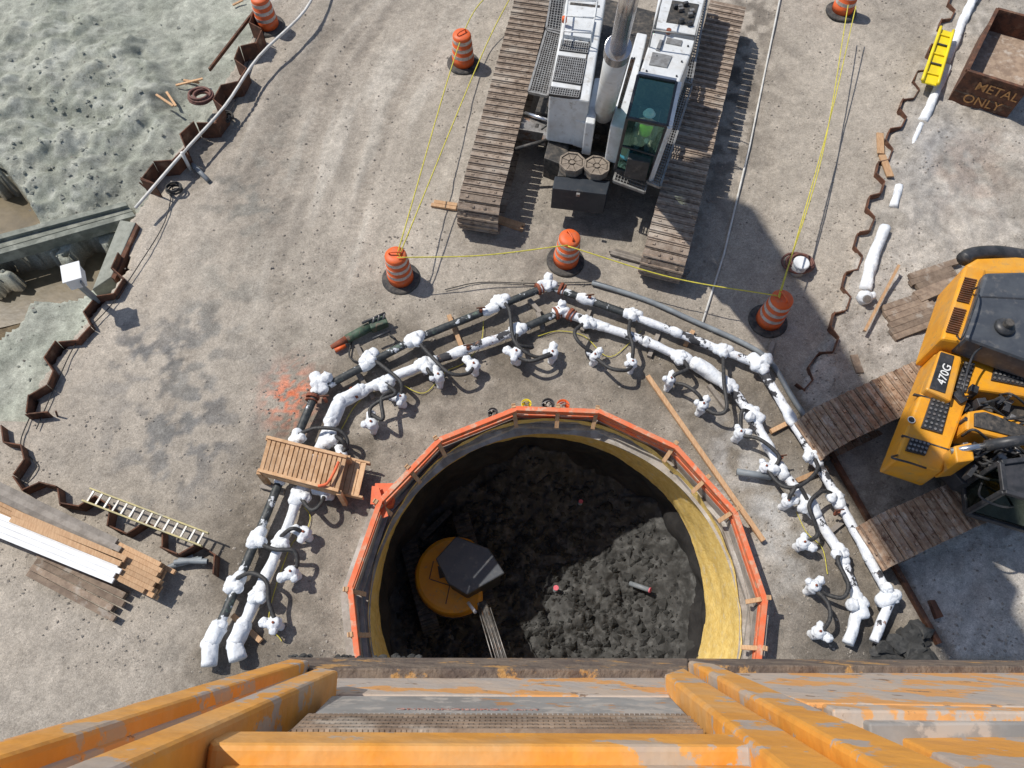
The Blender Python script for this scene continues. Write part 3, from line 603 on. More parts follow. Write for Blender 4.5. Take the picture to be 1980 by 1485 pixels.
coil('hose_coil','red brown hose coiled round the capped white well',1545,512,.06,.03,.4,'hosered',5)
for i,w in enumerate([[(500,60),(470,150),(445,215),(400,260)],[(335,360),(318,430),(270,510),(215,590),(150,660),(110,740),(70,830)],[(1150,545),(1040,548),(930,546),(860,560)],[(60,800),(40,860),(70,900),(40,940)]]):
    tag(MB().tube(spline([G(x,y,.06) for x,y in w],8),.012,5).build('black_cable','hose'),['black cable dropping down beside top left sheet piles','long black cable following the left sheet pile edge','thin dark cable lying above the top pipe corner','black cable near the left frame edge'][i],'cable')
deb=[((302,183),(335,205)),((322,178),(340,205)),((340,165),(392,152)),((355,155),(385,160)),((132,488),(155,498)),((98,515),(110,495)),((450,10),(470,0))]
for i,(a,b) in enumerate(deb): 
    pa=G(*a); tag(MB().beam(G(*a,gz(pa.x,pa.y)+.1),G(*b,gz(pa.x,pa.y)+.12),.06,.035).build('wood_scrap','wood'),'pale wood scrap on the left mud, %s of seven'%ORD[i],'wood scrap','wood scraps on mud')
# ------------------------------------------------------------------ lumber
def planks(name,label,q,n,z0,layers,m,th=.045,jit=0):
    t=thing(name,label,'lumber',G(q[0][0],q[0][1]))
    a,b,c,d=[G(x,y,z0) for x,y in q]
    for L_ in range(layers):
        z=Vector((0,0,-(layers-1-L_)*(th+.006)-th/2))
        for i in range(n):
            u=(i+.5)/n; p=a.lerp(d,u)+z; r=b.lerp(c,u)+z; w=(d-a).length/n*.94; e=(r-p).normalized()
            MB().beam(p-e*random.uniform(0,jit),r+e*random.uniform(-jit,jit),w,th).build('plank',m,t,bevel=.004)
    return t
planks('lumber_stack','long stack of new brown timber planks at lower left',[(-60,905),(322,1092),(285,1152),(-100,962)],7,.5,4,'wood',.07,.12)
planks('lumber_stack','grey weathered planks lying on top of the new timber stack',[(-60,903),(225,1040),(208,1070),(-70,935)],3,.56,1,'woodg',.05,.3)
planks('board_stack','white trim boards lying on the lumber stack',[(-80,960),(235,1088),(215,1128),(-100,1000)],4,.58,1,'whiteb',.04,.08)
planks('lumber_stack','thin pale planks between white boards and grey planks',[(30,985),(240,1075),(228,1092),(20,1010)],2,.62,1,'wood',.04,.1)
planks('plank_pile','short pile of old dark planks below the lumber stack',[(82,1068),(245,1145),(210,1200),(52,1115)],4,.2,2,'woodo',.07,.1)
planks('timber_boards','rough boards under the front of the left crawler track',[(842,386),(885,392),(880,405),(836,398)],2,.08,1,'wood',.06,.1)
planks('timber_boards','rough boards beneath the inner end of left crawler',[(930,405),(1015,432),(1008,445),(925,420)],3,.08,1,'wood',.06,.1)
planks('timber_boards','weathered boards under the right crawler tip',[(1190,480),(1330,520),(1325,532),(1185,492)],3,.08,1,'woodg',.06,.2)
tag(MB().beam(G(1252,727,.1),G(1476,1046,.1),.1,.07).build('timber_plank','wood',None,bevel=.005),'long single timber plank lying right of the shaft','plank')
tag(MB().beam(G(1738,513,.3),G(1672,640,.25),.06,.05).build('timber_stick','wood'),'long thin timber stick right of the frosted pipe end','plank')
planks('timber_boards','two narrow brown boards by the right sheet piles',[(1700,255),(1712,258),(1728,340),(1714,342)],2,.14,1,'wood',.05,.1)
planks('timber_boards','small dark boards left of the yellow excavator',[(1645,685),(1655,685),(1672,720),(1660,722)],1,.14,1,'woodo',.05,.1)
planks('timber_mat','broken timber mat above the excavator track',[(1768,525),(1848,500),(1870,545),(1790,580)],5,.2,1,'woodo',.1,.2)
planks('timber_mat','grooved timber mat in the gravel left of the yellow excavator',[(1705,590),(1795,560),(1830,620),(1740,655)],6,.18,1,'woodo',.1,.15)
fb=thing('footbridge','new timber footbridge of slats crossing over the two left header pipes','footbridge',G(600,900))
a,b,c,d=[G(x,y,.72) for x,y in ((518,846),(672,884),(655,952),(500,912))]
for i in range(17):
    u=(i+.5)/17; MB().beam(a.lerp(b,u)+Vector((0,0,0)),d.lerp(c,u),(b-a).length/17*.78,.04).build('deck_slat','woodh',fb,bevel=.004)
for s in (.02,.98):
    MB().beam(a.lerp(d,s)+Vector((0,0,.05)),b.lerp(c,s)+Vector((0,0,.05)),.06,.05).build('side_rail','woodh',fb); MB().beam(a.lerp(d,s)-Vector((0,0,.12)),b.lerp(c,s)-Vector((0,0,.12)),.05,.2).build('side_beam','woodh',fb)
for q in (a,b,c,d): MB().beam(Vector((q.x,q.y,0)),Vector((q.x,q.y,.7)),.09,.09).build('leg','woodh',fb)
for i in range(4):
    u=i/4; MB().beam(G(672+u*42,888+u*10,.42),G(657+u*42,952+u*10,.42),.1,.04).build('step_slat','woodh',fb)
MB().beam(G(668,886,.36),G(716,897,.36),.04,.14).build('step_beam','woodh',fb); MB().beam(G(655,953,.36),G(702,963,.36),.04,.14).build('step_beam','woodh',fb)
m_=MB().tube(spline([G(x,y,.85) for x,y in ((655,893),(645,915),(632,935),(615,940))],5),[.03]*16,8); tag(m_.build('safety_strap','net',None,True),'orange strap hanging over the footbridge end','strap')
t=thing('ladder','yellow fibreglass ladder laid across sheet piles by the lumber','ladder',G(275,1000,.4)); A=G(160,968,.48);B=G(390,1056,.48)
nrm=Vector((-(B-A).y,(B-A).x,0)).normalized()*.26
MB().beam(A,B,.03,.09).build('rail','lad',t); MB().beam(A+nrm,B+nrm,.03,.09).build('rail','lad',t)
for i in range(14): u=(i+.5)/14; MB().beam(A.lerp(B,u),(A+nrm).lerp(B+nrm,u),.035,.03).build('rung','grate',t)
for i in range(4):
    o=Vector((0,0,.1*(i//2))); tag(MB().tube([G(325+i*8,1098-i*4,.12)+o,G(375+i*10,1076+i*4,.12)+o],.055,10,cap=False).build('grey_pipe','grey',None,True),'grey plastic pipe in the small bundle below the ladder, %s of four'%ORD[i],'pipe','grey pipe bundle')
def bucket(px,py,r,m,label):
    p=G(px,py,.3); t=thing('bucket',label,'bucket',(p.x,p.y,0)); MB().lathe((p.x,p.y,0),[(r*.85,0.01),(r,.3),(r*.9,.3),(r*.78,.06),(0.01,.06)],16).build('shell',m,t,True)
    m_=MB(); [m_.ball((p.x+random.uniform(-.5,.5)*r,p.y+random.uniform(-.5,.5)*r,.2+random.random()*.06),r*.22,nz=.5,seg=6,rg=4) for _ in range(12)]; m_.build('rubble','stone',t)
    MB().tube(spline([(p.x-r,p.y,.29),(p.x,p.y+r*.4,.33),(p.x+r,p.y,.29)],5),.008,5).build('handle','steel',t)
bucket(1018,780,.11,'yel','small yellow bucket of rubble behind far guardrail'); bucket(1060,781,.14,'black','black bucket of rubble behind far guardrail'); bucket(1089,783,.14,'orange','red bucket beside the black one behind guardrail'); bucket(953,797,.11,'black','small dark bucket at the far left guardrail corner')
w=G(1550,508,.35); t=thing('capped_well','white capped well pipe standing in a coil of hose','well',(w.x,w.y,0)); MB().tube([(w.x,w.y,0),(w.x,w.y,.3)],.17,20).build('casing','pvc',t,True); MB().lathe((w.x,w.y,.3),[(.19,0),(.19,.06),(.17,.075)],20).build('cap','whiteb',t,bevel=.01)
t=thing('pump_unit','green and rusty hydraulic tool lying above the upper left pipe','tool',G(700,640))
A=G(640,672,.15);B=G(715,632,.2);D=G(748,620,.2)
MB().tube([A,A.lerp(B,.4)],[.05,.09],10).build('nozzle','rustred',t,True); MB().tube([A.lerp(B,.4),B],[.1,.11],12).build('barrel','green',t,True); MB().beam(B,D,.24,.22).build('motor_block','green',t,bevel=.03)
for k in range(3): q=B.lerp(D,.2+.3*k); MB().tube([q+Vector((0,0,.08)),q+Vector((.04,.1,.2))],.03,8).build('port_fitting','steel',t,True)
MB().tube([G(700,625,.35),G(745,605,.4)],.03,8).build('handle','black',t,True); MB().tube([G(720,655,.3),G(755,640,.3)],.03,8).build('handle','black',t,True)
MB().tube([G(648,678,.12),G(668,668,.12)],.05,8).build('fitting','orange',t,True)
MB().tube(spline([G(x,y,.08) for x,y in ((680,660),(676,690),(700,700),(735,690),(765,660),(750,645))],6),.02,6).build('supply_hose','hose',t,True)
fp=thing('frosted_pipe','white frosted pipe half buried along the right sheet piles','pipe',G(1700,500))
for seg,r in (([(1900,-40),(1862,40),(1830,120)],.12),([(1830,130),(1800,200),(1785,235)],.12),([(1782,240),(1768,270),(1758,300)],.07),([(1738,360),(1728,400)],.09),([(1710,440),(1690,490),(1672,560)],.13)):
    MB().tube(subdiv([G(x,y,.12) for x,y in seg],.06),r,16,lump(.2,2.8)).build('pipe_length','frost',fp,True)
p=G(1672,575,.22); m_=MB(); m_.ball(p,.17,(1,1,1),.2,20,14); m_.tube(subdiv([p,p+Vector((.22,.04,.04))],.04),.09,14,lump(.15,5)); el=m_.build('frosted_elbow','frost',fp,True); MB().tube([p+Vector((-.02,-.1,.1)),p+Vector((-.02,-.14,.14))],.09,14).build('flange','grate',el)
t=thing('rescue_stretcher','bright yellow plastic rescue stretcher leaning on the right sheet piles','stretcher',G(1812,110)); 
a,b,c,d=[G(*q) for q in ((1818,55,.45),(1842,62,.45),(1812,165,.45),(1782,158,.45))]
m_=MB(); m_.prism([a,b,c,d],[v-Vector((0,0,.05)) for v in (a,b,c,d)]); m_.build('shell','yel',t,bevel=.02)
for s,e in ((a,d),(b,c)):
    MB().tube(subdiv([s+Vector((0,0,.05)),e+Vector((0,0,.05))],.2),.045,8).build('side_rim','yel',t,True)
for i in range(5): 
    u=.12+.18*i; MB().beam(a.lerp(d,u)+Vector((0,0,.03)),b.lerp(c,u)+Vector((0,0,.03)),.05,.03).build('strap','black' if i%2 else 'yel',t)
# bin
t=thing('scrap_bin','rusty open steel scrap bin with hand painted lettering at top right','bin',G(1950,120))
rim=[G(1928,18,1.0),G(1870,137,1.0),G(1988,174,1.0),G(2046,50,1.0)]; cen=sum(rim,Vector())/4; dn=Vector((0,0,.98))
for k in range(4):
    a=rim[k];b=rim[(k+1)%4]; 
    nn=(cen-(a+b)/2); nn.z=0; nn.normalize()
    wl_=MB().prism([a,b,b+nn*.05,a+nn*.05],[a-dn,b-dn,b-dn+nn*.05,a-dn+nn*.05]).build('side_wall','rust',t)
    MB().beam(a,b,.09,.08).build('rim','rust',wl_,bevel=.01)
MB().prism([v*1-Vector((0,0,.6)) for v in rim],[v-Vector((0,0,.65)) for v in rim]).build('scrap_load','woodo',t)
a=rim[1];b=rim[2]; e=(b-a).normalized(); up=Vector((0,0,1)); nf=e.cross(up).normalized()
if nf.y>0: nf=-nf
text('METAL',.36,a+e*.4-up*.42+nf*.02,e,nf,'painted_word','binpaint',t,.003,.004); text('ONLY',.36,a+e*.3-up*.86+nf*.02,e+up*.04,nf,'painted_word','binpaint',t,.003,.004)
tag(MB().beam(G(1580,830,.08),G(1815,1245,.08),.09,.12).build('steel_edge','rust'),'long rusty steel edge strip between pipes and yellow excavator','steel strip')
tag(MB().pr([(1798,1160),(1808,1160),(1825,1192),(1812,1196)],.14,.03).build('anchor_slot','rust'),'small dark rusty slot plate on pale ground below the lower track','plate')
m_=MB()
for i in range(26): 
    a0=G(random.uniform(1690,1790),random.uniform(1215,1285),random.uniform(.05,.35)); m_.ball(a0,random.uniform(.08,.22),(1.2,1,.5),.9,8,6)
tag(m_.build('soil_heap','clod'),'dark broken soil heap at bottom right by the pipe ends','soil')
# ------------------------------------------------------------------ crawler tracks
def track(parent,A,d,w,length,h,pitch,m,name='track_belt',z0=0.0):
    d=Vector((d.x,d.y,0)).normalized(); sd=Vector((d.y,-d.x,0)); r=h/2; st=length-h; per=2*st+2*PI*r; n=int(per/pitch); A=Vector((A.x,A.y,z0))
    mb=MB(); 
    for i in range(n):
        s=i*per/n
        if s<st: p=A+d*(r+s)+Vector((0,0,h)); tg=d; nr=Vector((0,0,1))
        elif s<st+PI*r:
            a=(s-st)/r; c=A+d*(r+st)+Vector((0,0,r)); nr=Vector((0,0,math.cos(a)))+d*math.sin(a); p=c+nr*r; tg=d*math.cos(a)-Vector((0,0,math.sin(a)))
        elif s<2*st+PI*r: p=A+d*(r+st-(s-st-PI*r)); tg=-d; nr=Vector((0,0,-1))
        else:
            a=(s-2*st-PI*r)/r; c=A+d*r+Vector((0,0,r)); nr=Vector((0,0,-math.cos(a)))-d*math.sin(a); p=c+nr*r; tg=-d*math.cos(a)+Vector((0,0,math.sin(a)))
        pit=per/n; p=p-nr*.03+nr*random.uniform(-.006,.004); ww=w*random.uniform(.985,1.01)
        mb.beam(p-tg*pit*.46,p+tg*pit*.42,ww,.035,up=nr)
        q=p+nr*.03; f0,f1=.32,.14; rh_=.03
        mb.prism([q-sd*ww/2-tg*pit*f0+nr*rh_,q+sd*ww/2-tg*pit*f0+nr*rh_,q+sd*ww/2-tg*pit*f1+nr*rh_,q-sd*ww/2-tg*pit*f1+nr*rh_],[q-sd*ww/2-tg*pit*(f0+.04)-nr*.02,q+sd*ww/2-tg*pit*(f0+.04)-nr*.02,q+sd*ww/2-tg*pit*(f1-.04)-nr*.02,q-sd*ww/2-tg*pit*(f1-.04)-nr*.02])
        for u in ((-.14,.14) if i%2 else (-.32,.32)):
            mb.beam(p+sd*w*(u-.03)+tg*pit*.14+nr*.028,p+sd*w*(u+.03)+tg*pit*.14+nr*.028,pit*.22,.03,up=nr)
    fr_=MB().beam(A+d*(r*.5)+Vector((0,0,r)),A+d*(length-r*.5)+Vector((0,0,r)),w*.62,h*.72).build('track_frame','dark',parent)
    mb.build(name,m,fr_)
    for k in (r,length-r): c=A+d*k+Vector((0,0,r)); MB().tube([c-sd*w*.36,c+sd*w*.36],r*.86,20).build('track_wheel','dark',fr_)
    return d,sd
cr=thing('crawler_crane','large white crawler crane with green glass cab between two long rusty tracks','crane',G(1130,300))
A=G(922,405,1.1); B=G(1030,0,1.1); dL=B-A
A2=G(1285,500,1.1); B2=G(1400,40,1.1); dR=B2-A2; dd=(dL.normalized()+dR.normalized())
wl=(G(958,410,1.1)-G(887,388,1.1)).length*1.08
track(cr,A,dL,wl,9.2,1.1,.215,'trackc'); track(cr,A2,dR,wl,9.2,1.1,.215,'trackc')
def P_(name,px,zt,zb,m,bev=.02,parent=None): return MB().pr(px,zt,zb).build(name,m,parent or cr,bevel=bev)
P_('carbody',[(1035,215),(1265,260),(1330,40),(1110,-20)],1.15,.45,'dark')
P_('cross_beam',[(992,222),(1085,240),(1080,262),(985,246)],.95,.6,'steel'); P_('cross_beam',[(1215,290),(1275,305),(1268,330),(1208,315)],.95,.6,'dark')
MB().tube([G(1175,190,1.1),G(1175,190,1.1)+Vector((0,0,.35))],1.05,32).build('slewing_ring','dark',cr)
for i in range(24):
    x=random.uniform(1010,1200);y=random.uniform(200,275); p=G(x,y,random.uniform(.8,1.4)); MB().box(p,random.uniform(.08,.3),random.uniform(.05,.2),random.uniform(.1,.35),dd.to_2d().angle_signed(Vector((1,0)))+random.choice((0,PI/2))).build('hydraulic_block','dark' if i%3 else 'steel',cr,bevel=.01)
m_=MB()
for i in range(14):
    x=random.uniform(1060,1180);y=random.uniform(190,240); m_.tube(spline([G(x,y,1.5),G(x+random.uniform(-30,30),y+25,1.3),G(x+random.uniform(-40,40),y+45,1.1)],5),.022,6)
m_.build('hydraulic_hoses','hose',cr,True)
MB().tube([G(1012,218,1.0),G(1072,236,1.1)],.05,10).build('cylinder_rod','chrome',cr,True)
MB().tube([G(990,290,1.0),G(1060,270,1.2)],.045,10).build('strut','dark',cr,True)
P_('winch_frame',[(1068,240),(1108,250),(1092,320),(1052,305)],1.25,.6,'dark')
eh=P_('engine_housing',[(1105,-60),(1180,-60),(1140,196),(1062,182)],2.7,1.3,'white',.04)
for q in ([(1086,76),(1140,83),(1136,104),(1081,97)],[(1079,106),(1134,113),(1124,165),(1068,156)],[(1065,166),(1122,174),(1119,190),(1061,182)]):
    P_('vent_grille',q,2.72,2.66,'black',.004,eh)
for (q,n1_,n2_) in (((1081,108,1133,115,1124,162,1070,154),13,10),((1088,78,1139,85,1136,102,1083,95),12,4),((1067,168,1121,176,1118,188,1063,181),12,3)):
    m_=MB(); a,b,c,d=[G(q[2*i],q[2*i+1],2.735) for i in range(4)]
    for i in range(n1_+1): u=i/n1_; m_.beam(a.lerp(b,u),d.lerp(c,u),.02,.015)
    for i in range(n2_+1): u=i/n2_; m_.beam(a.lerp(d,u),b.lerp(c,u),.02,.013)
    m_.build('grille_mesh','grate',eh)
P_('service_panel',[(1095,28),(1150,34),(1143,74),(1088,66)],2.8,2.68,'white',.015,eh)
P_('panel_seam',[(1103,4),(1160,10),(1159,14),(1102,8)],2.715,2.68,'dark',.002,eh); P_('panel_seam',[(1140,70),(1143,70),(1122,190),(1119,190)],2.712,2.68,'dark',.002,eh)
P_('front_guard',[(1108,180),(1150,186),(1142,242),(1112,232)],2.1,1.3,'white',.03)
m_=MB()
for (a,b) in (((1098,0),(1090,60)),((1155,0),(1145,62)),((1098,0),(1155,2)),((1093,30),(1150,35)),((1090,60),(1145,64))): m_.tube([G(*a,3.1),G(*b,3.1)],.02,6)
for a in ((1098,0),(1090,60),(1145,62),(1155,2)): p=G(*a,3.1); m_.tube([p,p-Vector((0,0,.45))],.02,6)
m_.build('handrail','white',cr,True)
p=G(1091,42,2.9); MB().tube([p,p+Vector((0,0,.12))],.06,12).build('warning_light','orange',cr,True)
def grating(q,z,nx_,ny_,name='catwalk'):
    a,b,c,d=[G(x,y,z) for x,y in q]; m_=MB()
    for i in range(nx_+1): u=i/nx_; m_.beam(a.lerp(b,u),d.lerp(c,u),.016,.03)
    for i in range(ny_+1): u=i/ny_; m_.beam(a.lerp(d,u),b.lerp(c,u),.016,.028)
    for s,e in ((a,b),(b,c),(c,d),(d,a)): m_.beam(s,e,.05,.07)
    m_.build(name,'grate',cr)
grating([(1056,60),(1086,68),(1058,186),(1022,178)],1.7,7,30); grating([(1074,-60),(1100,-60),(1084,62),(1056,56)],1.7,5,26)
grating([(1314,160),(1338,166),(1276,362),(1252,352)],1.5,5,40); grating([(1350,-20),(1370,-17),(1336,163),(1315,158)],1.7,4,34)
grating([(1192,330),(1252,352),(1246,372),(1186,350)],1.35,10,3)
A=G(1168,215,2.2); B=G(1217,-5,7.3); e=(B-A)
bd=e.normalized()
MB().tube([A-bd*.2,A+e*.62],.225,24).build('boom_cylinder','white',cr,True); MB().tube([A+e*.6,A+e*.66],.245,24).build('cylinder_collar','chrome',cr,bevel=.01); MB().tube([A+e*.66,A+e*1.3],.155,20).build('cylinder_rod','chrome',cr,True)
MB().beam(A+e*1.3,A+e*2.2,1.1,1.1).build('upper_boom','white',cr,bevel=.05)
m_=MB(); sx=Vector((.29,-.02,0))
m_.tube([A-bd*.1+sx,A+e*.58+sx],.022,6); m_.tube([A-bd*.1+sx*1.15,A+e*.58+sx*1.15],.022,6)
m_.build('boom_service_pipes','steel',cr,True)
P_('boom_foot',[(1150,150),(1165,150),(1150,240),(1132,236)],2.3,1.3,'white',.03)
P_('boom_side_plate',[(1232,62),(1252,66),(1208,250),(1180,242)],2.5,1.4,'white',.03)
P_('boom_recess',[(1140,60),(1235,70),(1200,235),(1120,215)],1.75,1.2,'dark')
m_=MB()
for i in range(6): m_.tube(spline([G(1222+i*2,70+i,2.2),G(1210+i*2,130,1.95+.05*i),G(1196+i,190,2.0)],5),.022,6)
m_.build('boom_hoses','hose',cr,True)
rh=P_('rear_housing',[(1285,-60),(1378,-60),(1345,68),(1262,52)],2.4,1.3,'white',.03)
ft=P_('fuel_tank',[(1262,62),(1346,78),(1314,160),(1236,144)],2.75,1.3,'white',.04)
for q in ([(1276,76),(1284,78),(1276,98),(1268,96)],[(1290,72),(1320,78),(1317,88),(1287,82)],[(1262,100),(1300,108),(1290,130),(1255,124)]): P_('hatch',q,2.78,2.74,'grate',.004,ft)
for (x,y) in ((1270,110),(1330,90),(1318,120),(1250,138),(1308,148),(1340,100)): p=G(x,y,2.75); MB().tube([p,p+Vector((0,0,.03))],.022,8).build('bolt','black',ft)
p=G(1292,64,2.8); MB().tube([p,p+Vector((0,0,.1))],.06,10).build('filler_cap','rustred',ft)
P_('open_bay',[(1300,0),(1352,8),(1340,50),(1288,42)],2.42,2.3,'dark',.005,rh)
for i in range(9): q=G(random.uniform(1298,1342),random.uniform(5,45),2.47); MB().box(q,.12,.08,.1,.3).build('valve_block','steel' if i%2 else 'black',rh,bevel=.008)
m_=MB()
for (a,b) in (((1262,58),(1288,-30)),((1346,70),(1370,-30)),((1262,58),(1346,70))): m_.tube([G(*a,3.2),G(*b,3.2)],.02,6)
for a in ((1262,58),(1346,70),(1275,15),(1358,20)): p=G(*a,3.2); m_.tube([p,p-Vector((0,0,.8))],.02,6)
m_.build('handrail','grate',cr,True)
# cab
ct=[G(x,y,3.25) for x,y in ((1234,146),(1308,160),(1290,244),(1213,228))]; cb=[Vector((v.x,v.y,1.45)) for v in ct]
cb[2]=G(1252,350,1.45); cb[3]=G(1190,326,1.45)
m_=MB()
for k in range(4): m_.beam(ct[k],ct[(k+1)%4],.06,.07); m_.beam(cb[k],cb[(k+1)%4],.08,.12); m_.beam(ct[k],cb[k],.06,.07)
m_.beam(ct[2].lerp(cb[2],.52),ct[3].lerp(cb[3],.52),.035,.04)
cf=m_.build('cab_frame','black',cr,bevel=.01)
MB().beam(ct[1]+Vector((.05,0,.0)),ct[2]+Vector((.05,0,0)),.12,.06).build('cab_side_trim','white',cf); MB().beam(ct[0]+Vector((0,.05,0)),ct[1]+Vector((0,.05,0)),.1,.06).build('cab_side_trim','white',cf); MB().beam(ct[2]+Vector((.05,-.02,0)),cb[2]+Vector((.05,-.02,0)),.1,.08).build('cab_pillar','white',cf)
MB().add(ct,[(0,1,2,3)]).build('roof_window',M['glass'],cf)
MB().add([ct[2],ct[3],cb[3],cb[2]],[(0,1,2,3)]).build('windscreen',M['glass'],cf)
MB().add([ct[3],ct[0],cb[0],cb[3]],[(0,1,2,3)]).build('side_window',M['glass'],cf)
MB().prism([ct[0],ct[1],ct[1]-Vector((0,.04,0)),ct[0]-Vector((0,.04,0))],[cb[0],cb[1],cb[1]-Vector((0,.04,0)),cb[0]-Vector((0,.04,0))]).build('rear_panel','dark',cf)
MB().prism([v+Vector((0,0,.06)) for v in cb],[v for v in cb]).build('cab_floor','dark',cf)
ctr=sum(ct,Vector())/4; fwd=-Vector((dd.x,dd.y,0)).normalized(); sdv=Vector((fwd.y,-fwd.x,0)); sa=math.atan2(sdv.y,sdv.x)
seat=Vector((ctr.x,ctr.y,0))-fwd*.12
MB().box(seat+Vector((0,0,1.95)),.5,.5,.14,sa).build('seat','black',cr,bevel=.03); MB().beam(seat-fwd*.26+Vector((0,0,1.95)),seat-fwd*.32+Vector((0,0,2.65)),.48,.1,up=fwd).build('seat_back','black',cr,bevel=.03)
MB().box(seat+fwd*.7+Vector((0,0,1.85)),.5,.2,.6,sa).build('console','black',cr,bevel=.02)
for s in (-1,1): MB().box(seat+sdv*s*.36+fwd*.2+Vector((0,0,2.05)),.12,.6,.3,sa).build('armrest_console','dark',cr,bevel=.02)
p=G(1212,300,1.75); m_=MB(); m_.ball(p,.14,(1,1.2,.4),.6); m_.ball(p+Vector((.1,.05,.03)),.1,(1,1,.4),.6); m_.build('cloth','blue',cr,True)
P_('toolbox',[(1073,340),(1180,350),(1173,376),(1068,364)],1.25,.55,'navy',.02); P_('box_latch',[(1115,372),(1122,373),(1121,377),(1114,376)],1.27,1.2,'steel',.004)
P_('pad_tray',[(1090,285),(1190,298),(1178,348),(1078,340)],1.2,.7,'dark',.02)
for (x,y) in ((1106,314),(1154,321)):
    p=G(x,y,1.42); pad=MB(); pts=[p+Vector((math.cos(k*PI/4+.3)*.29,math.sin(k*PI/4+.3)*.29,0)) for k in range(8)]
    for k in range(8):
        pad.beam(pts[k],pts[(k+1)%8],.04,.07)
        a_=p.lerp(pts[k],.3); b_=p.lerp(pts[(k+1)%8],.3); c_=p.lerp(pts[(k+1)%8],.9); d_=p.lerp(pts[k],.9)
        c0=(a_+b_+c_+d_)/4; qd=[c0.lerp(v,.88) for v in (a_,b_,c_,d_)]; pad.prism([v+Vector((0,0,.01)) for v in qd],[v-Vector((0,0,.04)) for v in qd])
    pad.prism([v-Vector((0,0,.045)) for v in pts],[v-Vector((0,0,.2)) for v in pts]); pad.tube([p-Vector((0,0,.03)),p+Vector((0,0,.02))],.06,10)
    pad.build('support_pad','padw',cr)
# ------------------------------------------------------------------ operator
def person(base,yaw,sc=.92):
    V=[(0,0,0),(0,.03,.2),(0,.02,.42),(0,0,.56),(0,-.02,.66),(0,-.02,.76)]; E=[(0,1),(1,2),(2,3),(3,4),(4,5)]; Rr=[.15,.13,.15,.055,.085,.09]
    for s in (-1,1):
        i=len(V); V+=[(s*.1,-.03,-.01),(s*.13,-.45,.03),(s*.13,-.5,-.36),(s*.13,-.64,-.4)]; Rr+=[.085,.06,.045,.04]; E+=[(0,i),(i,i+1),(i+1,i+2),(i+2,i+3)]
        i=len(V); V+=[(s*.19,.02,.46),(s*.25,-.08,.2),(s*.18,-.32,.17),(s*.17,-.38,.165)]; Rr+=[.065,.045,.032,.03]; E+=[(2,i),(i,i+1),(i+1,i+2),(i+2,i+3)]
        h=i+3
        for k,(ox,ln_) in enumerate(((-.03,.07),(-.01,.085),(.01,.08),(.03,.065))):
            j=len(V); V+=[(s*.17+ox,-.38-ln_*.6,.16),(s*.17+ox,-.38-ln_,.135)]; Rr+=[.01,.009]; E+=[(h,j),(j,j+1)]
        j=len(V); V+=[(s*.17-s*.045,-.4,.17),(s*.17-s*.055,-.43,.155)]; Rr+=[.011,.009]; E+=[(h,j),(j,j+1)]
    j=len(V); V+=[(0,-.125,.7)]; Rr+=[.015]; E+=[(4,j)]
    def skinned(V,E,Rr,lv):
        me=bpy.data.meshes.new('b'); me.from_pydata(V,E,[]); o=bpy.data.objects.new('b',me); C.objects.link(o)
        o.modifiers.new('s','SKIN')
        for i,r in enumerate(Rr): me.skin_vertices[0].data[i].radius=(r,r)
        me.skin_vertices[0].data[0].use_root=True
        s=o.modifiers.new('d','SUBSURF'); s.levels=lv; s.render_levels=lv
        bpy.context.view_layer.update(); m2=bpy.data.meshes.new_from_object(o.evaluated_get(bpy.context.evaluated_depsgraph_get())); bpy.data.objects.remove(o)
        m2.polygons.foreach_set('use_smooth',[True]*len(m2.polygons)); return m2
    t=thing('person','person seated at the crane controls in green vest and white hard hat','person',base); t.rotation_euler=(0,0,yaw); t.scale=(sc,sc,sc)
    def put(m2,name,m):
        m2.materials.clear(); m2.materials.append(M[m]); o=bpy.data.objects.new(name,m2); C.objects.link(o); o.parent=t; return o
    put(skinned(V,E,Rr,2),'body','skin')
    put(skinned([(0,.0,.02),(0,.03,.2),(0,.02,.43),(-.17,.02,.46),(.17,.02,.46)],[(0,1),(1,2),(2,3),(2,4)],[.17,.155,.165,.08,.08],2),'vest','hivis')
    for s in (-1,1):
        put(skinned([(s*.08,-.0,-.0),(s*.13,-.45,.03),(s*.13,-.5,-.32)],[(0,1),(1,2)],[.1,.075,.06],2),'trouser_leg','cloth')
        put(skinned([(s*.19,.02,.46),(s*.25,-.08,.2),(s*.18,-.3,.172)],[(0,1),(1,2)],[.075,.056,.042],2),'sleeve','cloth')
    m_=MB(); prof=[(.155,.0),(.12,.005),(.115,.05),(.095,.09),(.055,.12),(.001,.128)]; m_.lathe((0,-.02,.74),prof,20); mm=m_.build('hard_hat','whiteb',None,True); mm.parent=t
    return t
person(seat+Vector((0,0,2.1)),math.atan2(fwd.y,fwd.x)+PI/2)
